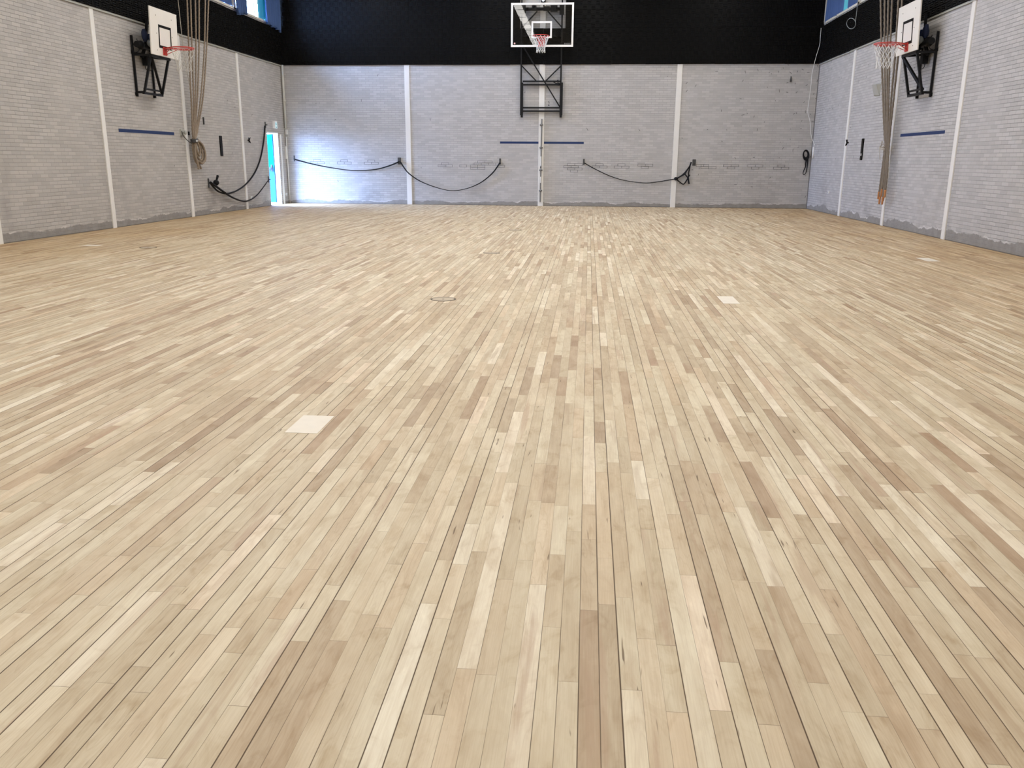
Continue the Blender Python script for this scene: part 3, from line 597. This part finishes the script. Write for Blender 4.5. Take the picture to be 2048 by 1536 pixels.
m = MB().ball((-0.95, fy-0.05, 3.48), 0.055, 0.05, 0.04, 12, 3, 0.3).tube(smooth_path([(-1.12, fy-0.04, 3.56), (-1.06, fy-0.05, 3.52), (-0.98, fy-0.06, 3.50), (-0.96, fy-0.05, 3.6), (-1.0, fy-0.05, 3.56)]), 0.012)
m.build('crank_motor', M_BLACKSTEEL, h1)

# --- white wooden practice hoops on the side walls; s = +1 left wall, -1 right wall
def side_hoop(s, label, yn, yf, yc, zb, o_b, diag_far, oldnet):
    xi = XL if s > 0 else XR
    X = lambda o: xi+s*o
    h = thing('basketball_hoop', label, 'basketball hoop', (xi, (yn+yf)/2, 2.55))
    m = MB()
    m.bar((X(0.03), yn, 2.55), (X(0.03), yn, 3.72), 0.038).bar((X(0.03), yf, 2.57), (X(0.03), yf, 3.62), 0.034)
    m.bar((X(0.03), yn, 3.38), (X(0.03), yf, 3.40), 0.05)
    for yy in (yn, yf):
        for z in (2.6, 3.4): m.box((X(0), yy-0.03, z-0.03), (X(0.02), yy+0.03, z+0.03))
    m.build('wall_frame', M_BLACKSTEEL, h)
    m = MB(); ob = 0.18; tb = o_b-0.035; zt = zb-0.045
    m.bar((X(0.03), yn, 2.635), (X(ob+0.02), yn, 2.635), 0.045).bar((X(0.03), yf, 2.635), (X(ob+0.02), yf, 2.635), 0.045)
    m.bar((X(ob), yn-0.03, 2.62), (X(ob), yf+0.03, 2.62), 0.045).bar((X(ob+0.01), yn, 2.70), (X(ob+0.01), yf, 2.70), 0.032)
    for yy in (yn, yf): m.bar((X(ob), yy, 2.60), (X(tb), yy+0.03, zt+0.06), 0.042)
    if diag_far: m.bar((X(ob), yn, 2.68), (X(tb), yf+0.02, zt), 0.046)
    else: m.bar((X(ob), yf, 2.68), (X(tb), yn+0.04, zt), 0.046)
    m.bar((X(tb), yn-0.02, zt+0.02), (X(tb), yf+0.06, zt+0.02), 0.05)
    m.bar((X(0.03), yn, 3.36), (X(tb), yn+0.02, zt+0.02), 0.04).bar((X(0.03), yf, 3.38), (X(tb), yf+0.03, zt+0.02), 0.04)
    m.build('swing_frame', M_BLACKSTEEL, h)
    # winch motor and cloth bundles behind the board
    ym = (yn+yf)/2
    m = MB().tube([(X(0.13), yn-0.02, 3.55), (X(0.14), yn+0.2, 3.54), (X(0.15), yn+0.4, 3.53), (X(0.16), yf-0.05, 3.53)], lambda t: 0.062+0.018*math.sin(9*t), 14)
    m.tube(smooth_path([(X(0.12), yn+0.03, 3.66), (X(0.16), yn+0.02, 3.45), (X(0.06), yn-0.03, 3.40), (X(0.03), yn-0.03, 3.62)]), 0.008, 6).tube(smooth_path([(X(0.10), ym+0.05, 3.36), (X(0.16), ym+0.1, 3.12), (X(0.1), ym-0.02, 3.10), (X(0.08), ym-0.03, 3.2)]), 0.007, 6)
    m.ball((X(0.14), yn+0.12, 3.55), 0.08, 0.12, 0.085, 14, 5, 0.2).ball((X(0.2), yf-0.2, 3.50), 0.09, 0.13, 0.075, 14, 6, 0.2)
    m.bar((X(0.14), ym-0.1, 3.5), (X(0.10), ym-0.16, 3.32), 0.05).box((X(0.04), ym-0.05, 3.18), (X(0.14), ym+0.08, 3.36))
    m.build('winch_motor', M_BLACKSTEEL, h)
    m = MB().bar((X(0.14), ym-0.02, 3.6), (X(0.09), ym+0.22, 4.10), 0.05)
    m.build('stay_rod', M_BLACKSTEEL, h)
    m = MB().ball((X(0.16), ym-0.08, 3.75), 0.06, 0.07, 0.13, 12, 8, 0.25).ball((X(0.2), ym+0.03, 3.70), 0.05, 0.06, 0.10, 12, 9, 0.25)
    m.build('navy_cloth', M_NAVY, h)
    m = MB().ball((X(0.22), ym-0.02, 3.61), 0.06, 0.07, 0.07, 12, 10, 0.2).tube(smooth_path([(X(0.2), ym, 3.56), (X(0.24), ym+0.1, 3.5), (X(0.28), ym+0.2, 3.42)]), 0.015)
    m.build('grey_cloth', M_RAG, h)
    # backboard leaning a little into the hall
    W2, H = 0.575, 0.90; tl = math.radians(2.4)
    def bp(o, y, z):                                     # board space: o outwards, y along, z up from the lower edge
        return (X(o_b + o*math.cos(tl) + z*math.sin(tl)), y, zb + z*math.cos(tl) - o*math.sin(tl))
    def bbox(mm, o0, o1, y0, y1, z0, z1):
        vs = [bp(o, y, z) for o in (o0, o1) for y in (y0, y1) for z in (z0, z1)]
        return mm.add(vs, [(0,1,3,2),(4,6,7,5),(0,4,5,1),(2,3,7,6),(0,2,6,4),(1,5,7,3)])
    b = bbox(MB(), -0.012, 0.012, yc-W2, yc+W2, 0, H).build('backboard', M_WHITEBOARD, h, bevel=0.003)
    m = MB(); q0, q1, r0, r1 = yc-0.25, yc+0.29, 0.155, 0.60
    if s < 0: q0, q1 = yc-0.27, yc+0.27
    bbox(m, 0.0125, 0.0145, q0, q1, r0, r0+0.052); bbox(m, 0.0125, 0.0145, q0, q1, r1-0.05, r1)
    bbox(m, 0.0125, 0.0145, q0, q0+0.045, r0+0.052, r1-0.05); bbox(m, 0.0125, 0.0145, q1-0.045, q1, r0+0.052, r1-0.05)
    part(m.build('target_square', M_BLACKLINE, b), 'black painted target square')
    for dy in (-0.33, 0.33):
        for z in (0.1, 0.42, 0.76): MB().tube([bp(0.012, yc+dy, z), bp(0.017, yc+dy, z)], 0.010, 10).build('bolt_head', plain('rusty_bolt', (0.25, 0.22, 0.19), 0.6), b)
    # rim
    zr = 0.175; p0 = Vector(bp(0.012, yc, zr)); c = (p0.x+s*0.375, yc, p0.z)
    m = MB(); hoop_ring(m, c, 0.225, 0.010)
    hoop_ring(m, (c[0], c[1], c[2]-0.022), 0.222, 0.006)
    bbox(m, 0.012, 0.024, yc-0.10, yc+0.06, 0.03, zr+0.012)
    bbox(m, 0.02, 0.16, yc-0.07, yc+0.05, zr-0.012, zr)
    for dy in (-0.07, 0.05):
        a_ = Vector(bp(0.024, yc+dy, 0.06)); m.bar(a_, (c[0]-s*0.16, yc+dy*2.2, c[2]-0.02), 0.012)
        a_ = Vector(bp(0.024, yc+dy, zr-0.01)); m.bar(a_, (c[0]-s*0.14, yc+dy*2.6, c[2]), 0.014)
    m.build('rim', M_RED, h)
    m = MB(); net(m, (c[0], c[1], c[2]-0.02), [(0.222, 0), (0.205, -0.09), (0.175, -0.18), (0.15, -0.27), (0.14, -0.35), (0.15, -0.42)], 0.003 if oldnet else 0.005)
    m.build('net', M_NETOLD if oldnet else M_NET, h)
    return h
side_hoop(1, 'white wooden basketball hoop with black square on the left wall', 17.42, 18.16, 17.96, 3.365, 0.43, False, True)
side_hoop(-1, 'white wooden basketball hoop with black square on the right wall', 17.52, 18.22, 17.98, 3.385, 0.40, True, False)

# ------------------------------------------------------------------ climbing ropes
def rope_points(pts, top):
    a, b = Vector(pts[0]), Vector(pts[1]); d = (a-b).normalized(); k = (top-a.z)/max(d.z, 0.2)
    return smooth_path([tuple(a + d*k)] + pts, 0.022)
ordL = ['first', 'second', 'third', 'fourth', 'fifth', 'sixth']
for i, pts in enumerate(LROPES):
    r = lambda t: 0.0175 if t < 0.80 else 0.024
    o = MB().tube(rope_points(pts, HC-0.02), r, 9, twist=70.0, lobes=3).build('climbing_rope', M_ROPE)
    tag(o, '%s tan climbing rope from the left in the bundle tied by the left wall' % ordL[i], 'climbing rope', 'climbing ropes on the left wall')
for i, pts in enumerate(RROPES):
    P = rope_points(pts, HC-0.02); cut = len(P)-9
    t = thing('climbing_rope', '%s grey-brown climbing rope from the left in the long bundle by the right wall' % ordL[i], 'climbing rope', tuple(P[-1]), 'climbing ropes on the right wall')
    MB().tube(P[:cut], 0.0195, 9, twist=52.0, lobes=3).build('rope', M_ROPE_D, t)
    part(MB().tube(P[cut-1:], lambda u: 0.0235-0.004*u, 12).build('rope_end', M_LEATHER, t), 'orange leather end sleeve')
o = MB().tube(smooth_path([(THIN_L[0][0]+0.2, THIN_L[0][1]-0.55, HC-0.02)] + THIN_L, 0.05), 0.008, 6).build('pull_cord', M_TWINE); tag(o, 'thin pale cord hanging left of the left climbing ropes', 'cord')
gl = Vector((XL+0.15, 19.57, 1.73))
m = MB()
for k in range(4): m.tube([(gl.x+0.075*math.cos(a), gl.y+0.085*math.sin(a), gl.z-0.03+0.02*k+0.01*math.sin(a)) for a in [2*PI*q/20 for q in range(20)]], 0.012, 7, closed=True)
t = tag(m.build('rope_tie', M_DARKMET), 'dark strap with white button holding the left climbing ropes together', 'tie')
part(MB().ball((gl.x+0.085, gl.y-0.05, gl.z-0.01), 0.02, 0.024, 0.024).build('button', M_WHITEP, t), 'white button')
m = MB().tube(smooth_path(CLEATCORD), 0.010, 7); tag(m.build('tie_cord', M_DARKMET), 'short dark cord from the wall hook to the left rope bundle', 'cord')
m = MB().box((XL, 19.20, 1.83), (XL+0.03, 19.34, 1.97)).cyl((XL+0.02, 19.27, 1.90), (XL+0.10, 19.27, 1.90), 0.02).ball((XL+0.1, 19.27, 1.9), 0.03, 0.035, 0.05)
tag(m.build('rope_hook', M_GREYBOX), 'grey wall hook left of the left rope bundle', 'hook')
gr = Vector((XR-0.17, 19.36, 1.66))
m = MB()
for k in range(4): m.tube([(gr.x+0.075*math.cos(a), gr.y+0.10*math.sin(a), gr.z-0.03+0.022*k+0.03*math.sin(a+k)) for a in [2*PI*q/20 for q in range(20)]], 0.010, 7, closed=True)
m.tube(smooth_path([(gr.x-0.08, gr.y-0.03, gr.z), (gr.x-0.085, gr.y-0.09, gr.z+0.13), (gr.x-0.08, gr.y-0.14, gr.z+0.08)]), 0.009, 6).tube(smooth_path([(gr.x-0.085, gr.y+0.02, gr.z), (gr.x-0.09, gr.y-0.05, gr.z-0.16), (gr.x-0.085, gr.y-0.09, gr.z-0.26)]), 0.009, 6)
tag(m.build('rope_tie', M_TWINE), 'pale knotted cord holding the right climbing ropes together', 'tie')

# ------------------------------------------------------------------ black elastic straps and their wall plates
def strap(name, pts, label, rad, group=None):
    o = MB().tube(smooth_path(pts, 0.04), rad, 8).build(name, M_STRAP); return tag(o, label, 'strap', group)
band = lambda w0, w1: (lambda t: w1 + (w0-w1)*abs(2*t-1)**1.3)
strap('elastic_strap', B1, 'black elastic strap sagging nearest the doorway on the back wall', band(0.021, 0.012))
strap('elastic_strap', B2, 'deep sagging black elastic strap across the back wall left of the centre post', band(0.020, 0.009))
o3 = strap('elastic_strap', B3, 'black elastic strap with knotted loop end, right half of the back wall', band(0.014, 0.010))
m = MB()
for p, r in zip(B3T, (0.020, 0.017, 0.017, 0.016, 0.022)): m.tube(smooth_path(p, 0.03), r, 8)
m.ball(B3T[0][0], 0.06, 0.035, 0.05, 12, 4, 0.2); m.build('knotted_loop', M_STRAP, o3)
strap('elastic_strap', L1, 'black elastic strap rising to a high hook beside the door', band(0.024, 0.020))
s2 = strap('elastic_strap', L2, 'lower black elastic strap on the left wall ending low beside the door', lambda t: 0.030-0.019*t)
MB().ball((XL+0.13, 20.62, 0.755), 0.07, 0.08, 0.07, 14, 3, 0.15).tube([(XL+0.12, 20.62, 0.76), (XL+0.14, 20.66, 0.85), (XL+0.15, 20.70, 0.925)], lambda t: 0.02+0.012*t, 10).build('knob', M_STRAP, s2)
o = strap('elastic_strap', COIL, 'black elastic strap coiled on a nail near the right rear corner', 0.017)
m = MB()
for p in COILT: m.tube(smooth_path(p, 0.03), lambda t: 0.021-0.013*t, 8)
m.build('strap_tail', M_STRAP, o)
def plate(lo, hi, label, mat=M_DARKMET):
    return tag(MB().box(lo, hi).build('wall_plate', mat, bevel=0.004), label, 'wall plate')
def bplate(x, z, w, h, label, mat=M_DARKMET):
    o = plate((x-w/2, YB-0.02, z-h/2), (x+w/2, YB, z+h/2), label, mat)
    MB().cyl((x+w*0.1, YB-0.02, z-h*0.1), (x+w*0.1, YB-0.075, z-h*0.1), 0.014).build('hook', mat, o); return o
bplate(-9.02, 1.345, 0.035, 0.17, 'narrow metal wall plate beside the doorway, end of the first strap')
bplate(-5.745, 1.29, 0.10, 0.20, 'square dark metal wall plate left of the left back post')
bplate(-2.668, 1.30, 0.05, 0.17, 'narrow dark wall plate at the right end of the deep strap')
bplate(-0.155, 1.30, 0.05, 0.17, 'narrow dark wall plate right of the centre post')
bplate(3.09, 1.303, 0.10, 0.18, 'square dark metal wall plate beside the knotted strap loop')
def lplate(y, z, w, h, label):
    o = plate((XL, y-w/2, z-h/2), (XL+0.02, y+w/2, z+h/2), label)
    MB().cyl((XL+0.02, y, z), (XL+0.07, y, z), 0.014).build('hook', M_DARKMET, o)
lplate(20.46, 0.75, 0.06, 0.22, 'metal wall plate holding the knotted end of the left straps')
lplate(24.49, 2.27, 0.05, 0.16, 'small high wall plate left of the door head')
lplate(24.46, 0.75, 0.05, 0.18, 'small low wall plate left of the doorway')

tag(MB().box((XL, 20.44, 2.12), (XL+0.03, 20.475, 2.29)).build('wall_clip', M_DARKMET, bevel=0.003), 'slim grey metal clip on the left wall right of the rope bundle', 'clip')
tag(MB().box((XL, 19.585, 1.85), (XL+0.025, 19.65, 1.93)).build('wall_clip', M_BLACKLINE, bevel=0.003), 'tiny black clip on the left wall just above the rope tie', 'clip')
tag(MB().tube([(5.67, YB, 3.70), (5.67, YB-0.03, 3.69), (5.67, YB-0.035, 3.55)], lambda t: 0.008+0.02*t*t, 10).build('wall_spot', M_DARKMET), 'small dark drop-shaped peg high on the back wall near the right corner', 'spot')  # dark drop-shaped spot, slightly raised from the back wall
# ------------------------------------------------------------------ stripes, rails, small wall fittings
def stripe(lo, hi, label): return tag(MB().box(lo, hi).build('blue_stripe', M_BLUESTRIPE), label, 'stripe', None)
stripe((-2.673, YB-0.002, 1.815), (-1.517, YB, 1.875), 'blue horizontal stripe on the back wall left of the centre post')
stripe((-1.357, YB-0.002, 1.815), (-0.170, YB, 1.875), 'blue horizontal stripe on the back wall right of the centre post')
stripe((XL, 16.61, 1.83), (XL+0.002, 18.92, 1.895), 'blue horizontal stripe on the left wall')
stripe((XR-0.002, 16.67, 1.86), (XR, 18.95, 1.92), 'blue horizontal stripe on the right wall')
def black_rail(side, y, label):
    xi, s = (XL, 1) if side < 0 else (XR, -1)
    o = tag(MB().box((xi, y-0.07, 1.395), (xi+s*0.022, y+0.07, 1.885)).build('wall_rail', M_BLACKLINE, bevel=0.005), label, 'wall rail')
    return o
black_rail(-1, 21.36, 'short black vertical rail on the left wall')
o = black_rail(1, 21.39, 'short black vertical rail on the right wall')
part(MB().box((XR-0.026, 21.36, 1.49), (XR-0.02, 21.41, 1.545)).build('tag', M_WHITEP, o), 'small white tag')
def cleat(side, y, label):
    xi, s = (XL, 1) if side < 0 else (XR, -1); m = MB().cyl((xi, y, 1.815), (xi+s*0.05, y, 1.815), 0.018, 10)
    for dy, dz in ((-0.05, 0.07), (0.05, 0.075), (-0.05, -0.065), (0.055, -0.075)): m.tube([(xi+s*0.04, y, 1.815), (xi+s*0.045, y+dy*0.6, 1.815+dz*0.5), (xi+s*0.055, y+dy, 1.815+dz)], lambda t: 0.017-0.008*t, 8)
    tag(m.build('rope_cleat', M_BLACKLINE), label, 'cleat')
cleat(-1, 23.14, 'small black cross-shaped cleat right of a left wall post')
cleat(1, 22.575, 'small black cross-shaped cleat on the right wall beside a post')
# adjustable steel rail up the centre post
t = thing('post_rail', 'grey steel rail clamped to the white centre post', 'rail', (-1.44, YB-0.03, 0.12))
MB().bar((-1.44, YB-0.045, 0.12), (-1.425, YB-0.045, 2.52), 0.035).build('rail', M_GREYMET, t)
for z in (2.35, 1.70, 1.05, 0.45):
    MB().box((-1.485, YB-0.055, z-0.02), (-1.385, YB-0.022, z+0.02)).ball((-1.44, YB-0.06, z), 0.035, 0.02, 0.035).build('clamp', M_GREYMET, t)
for z0, z1 in ((1.18, 1.45), (0.68, 0.86)): part(MB().box((-1.455, YB-0.068, z0), (-1.425, YB-0.05, z1)).build('label_strip', M_WHITEP, t), 'white strip')
MB().box((-1.455, YB-0.068, 1.12), (-1.425, YB-0.05, 1.15)).build('pin', M_BLACKLINE, t)
# painted figure 2
fc = bpy.data.curves.new('painted_number', 'FONT'); fc.body = '2'; fc.size = 0.17; fc.extrude = 0.0008; fc.align_x = 'CENTER'
tmp = bpy.data.objects.new('tmp', fc); COL.objects.link(tmp); dg = bpy.context.evaluated_depsgraph_get()
me = bpy.data.meshes.new_from_object(tmp.evaluated_get(dg)); bpy.data.objects.remove(tmp)
o = bpy.data.objects.new('painted_number', me); COL.objects.link(o); me.materials.clear(); me.materials.append(M_BLACKLINE)
o.location = (-1.232, YB-0.0012, 2.895); o.rotation_euler = (PI/2, 0, 0); o.scale = (0.62, 1, 1); tag(o, 'small black painted figure two inside the hoop wall frame', 'number')
# exit sign above the door
t = thing('exit_sign', 'small pale green pictogram sign above the doorway', 'sign', (XL, 25.19, 2.2))
MB().box((XL, 25.10, 2.19), (XL+0.07, 25.29, 2.41)).build('sign_box', M_WHITEP, t)
MB().box((XL+0.07, 25.115, 2.20), (XL+0.073, 25.275, 2.365)).build('sign_face', M_SIGN, t)
m = MB(); xs = XL+0.074
for (y0, y1, z0, z1) in ((25.155, 25.19, 2.325, 2.352), (25.165, 25.215, 2.295, 2.325), (25.16, 25.19, 2.225, 2.25), (25.175, 25.225, 2.21, 2.23)): m.box((xs-0.001, y0, z0), (xs+0.001, y1, z1))
m.build('pictogram', M_SIGNMARK, t)
# pipe, guarded device, conduit and sockets in the left rear corner
m = MB().cyl((XL+0.06, YB-0.07, 2.2), (XL+0.06, YB-0.07, HP), 0.035).cyl((XL+0.06, YB-0.07, 2.98), (XL+0.06, YB-0.07, 3.06), 0.045)
tag(m.build('corner_pipe', M_PIPE), 'cream painted pipe down the left rear corner', 'pipe')
m = MB().cyl((XL+0.05, YB-0.05, 0.0), (XL+0.05, YB-0.05, 1.98), 0.015).box((XL+0.005, YB-0.10, 1.33), (XL+0.045, YB-0.04, 1.70))
tag(m.build('conduit', M_WHITEP), 'white conduit below the guarded box beside the doorway', 'conduit')
t = thing('guarded_switch', 'small pale switch box in a wire guard in the left rear corner', 'switch box', (XL+0.09, YB-0.03, 2.0))
MB().box((XL+0.03, YB-0.06, 2.05), (XL+0.10, YB, 2.19)).build('switch_box', M_WHITEP, t)
m = MB()
for x_ in (XL+0.01, XL+0.155):
    m.bar((x_, YB-0.10, 2.0), (x_, YB-0.10, 2.22), 0.010)
for z in (2.0, 2.22): m.bar((XL+0.01, YB-0.10, z), (XL+0.155, YB-0.10, z), 0.012).bar((XL+0.155, YB-0.10, z), (XL+0.155, YB, z), 0.010)
m.build('wire_guard', M_PIPE, t)
def socket(side, y, z, label, w=0.10):
    xi, s = (XL, 1) if side < 0 else (XR, -1)
    o = tag(MB().box((xi, y-w/2, z-0.035), (xi+s*0.035, y+w/2, z+0.035)).build('wall_socket', M_WHITEP, bevel=0.006), label, 'socket')
    MB().cyl((xi+s*0.034, y, z), (xi+s*0.037, y, z), 0.02).build('socket_hole', M_GREYMET, o)
socket(-1, 23.08, 0.295, 'white wall socket low on the left wall behind the strap')
socket(-1, 25.86, 0.28, 'white wall socket between the doorway and the rear corner')
socket(1, 23.87, 0.56, 'white wall socket low on the right wall near the rear corner')
# grey angled box on the right wall behind the ropes
o = MB().add([(XR, 20.93, 2.80), (XR, 20.93, 3.06), (XR-0.10, 20.90, 3.05), (XR-0.02, 20.93, 2.82), (XR, 20.55, 2.78), (XR, 20.55, 3.04), (XR-0.10, 20.58, 3.03), (XR-0.02, 20.55, 2.80)],
             [(0, 1, 2, 3), (4, 7, 6, 5), (1, 5, 6, 2), (3, 2, 6, 7), (0, 3, 7, 4)]).build('wall_box', M_GREYBOX); tag(o, 'grey sloping sheet box on the right wall behind the ropes', 'wall box')
# cords on the right
tag(MB().tube(smooth_path(WCORD, 0.05), 0.0075, 6).build('loose_cable', M_WHITEP), 'loose white cable hanging in the right rear corner', 'cable')
tag(MB().tube([(XR-0.02, 25.855, 1.44), (XR-0.02, 25.865, 1.76)], 0.026, 10).build('cable_duct', M_WHITEP), 'short white cable duct at the foot of the loose cable', 'duct')
tag(MB().tube(smooth_path(RINGC, 0.03), 0.0085, 6).build('pull_cord', M_RAG), 'grey pull cord ending in a loop before the right dark panels', 'cord')

# ------------------------------------------------------------------ floor fittings
def cover(x, y, label):
    t = thing('floor_cover', label, 'floor cover', (x, y, 0), 'round floor sockets')
    MB().disc((x, y), 0.128, 0.0, 0.0022, r0=0.110).build('rim', M_COVERRIM, t); MB().disc((x, y), 0.110, 0.0, 0.0018).build('lid', M_COVER, t)
    MB().disc((x, y), 0.012, 0.0, 0.0022, 16).build('finger_hole', M_COVERRIM, t)
cover(-1.41, 8.25, 'round wooden floor cover, nearest of the three in line')
cover(-1.41, 12.59, 'round wooden floor cover, middle one of the three in line')
cover(-1.42, 16.90, 'round wooden floor cover, farthest of the three in line')
cover(-6.76, 12.60, 'round wooden floor cover out on the left side of the hall')
def patch(x0, x1, y0, y1, label):
    o = MB().box((x0, y0, 0), (x1, y1, 0.0012)).build('floor_inlay', M_PATCH); tag(o, label, 'floor inlay', 'pale floor inlays')
patch(1.354, 1.515, 8.34, 8.80, 'bright pale rectangle let into the floor, right of the centre')
patch(-1.505, -1.335, 3.965, 4.265, 'pale rectangle let into the floor, nearest the camera on the left')
patch(4.80, 4.985, 12.42, 12.86, 'pale rectangle let into the floor near the right wall')
patch(-7.90, -7.64, 12.68, 12.86, 'pale rectangle let into the floor near the left wall')

# ------------------------------------------------------------------ ceiling lamps
M_TUBE = emit('lamp_diffuser', (1.0, 0.95, 0.87), 3.0)
def lamp(x, y):
    t = thing('ceiling_light', 'long white fluorescent ceiling light', 'ceiling light', (x, y, HC), 'ceiling lights')
    MB().box((x-0.17, y-0.83, HC-0.10), (x+0.17, y+0.83, HC)).build('housing', M_FRAMEW, t)
    MB().box((x-0.15, y-0.81, HC-0.125), (x+0.15, y+0.81, HC-0.10)).build('diffuser', M_TUBE, t)
    l = bpy.data.lights.new('lamp', 'AREA'); l.shape = 'RECTANGLE'; l.size = 0.3; l.size_y = 1.6; l.energy = LAMP_W; l.color = (1.0, 0.975, 0.94)
    o = bpy.data.objects.new('lamp', l); COL.objects.link(o); o.parent = t; o.location = (0, 0, -0.14)
for x in (-6.3, -2.75, -0.07, 3.5):
    for k in range(16): lamp(x, -0.7+1.72*k)
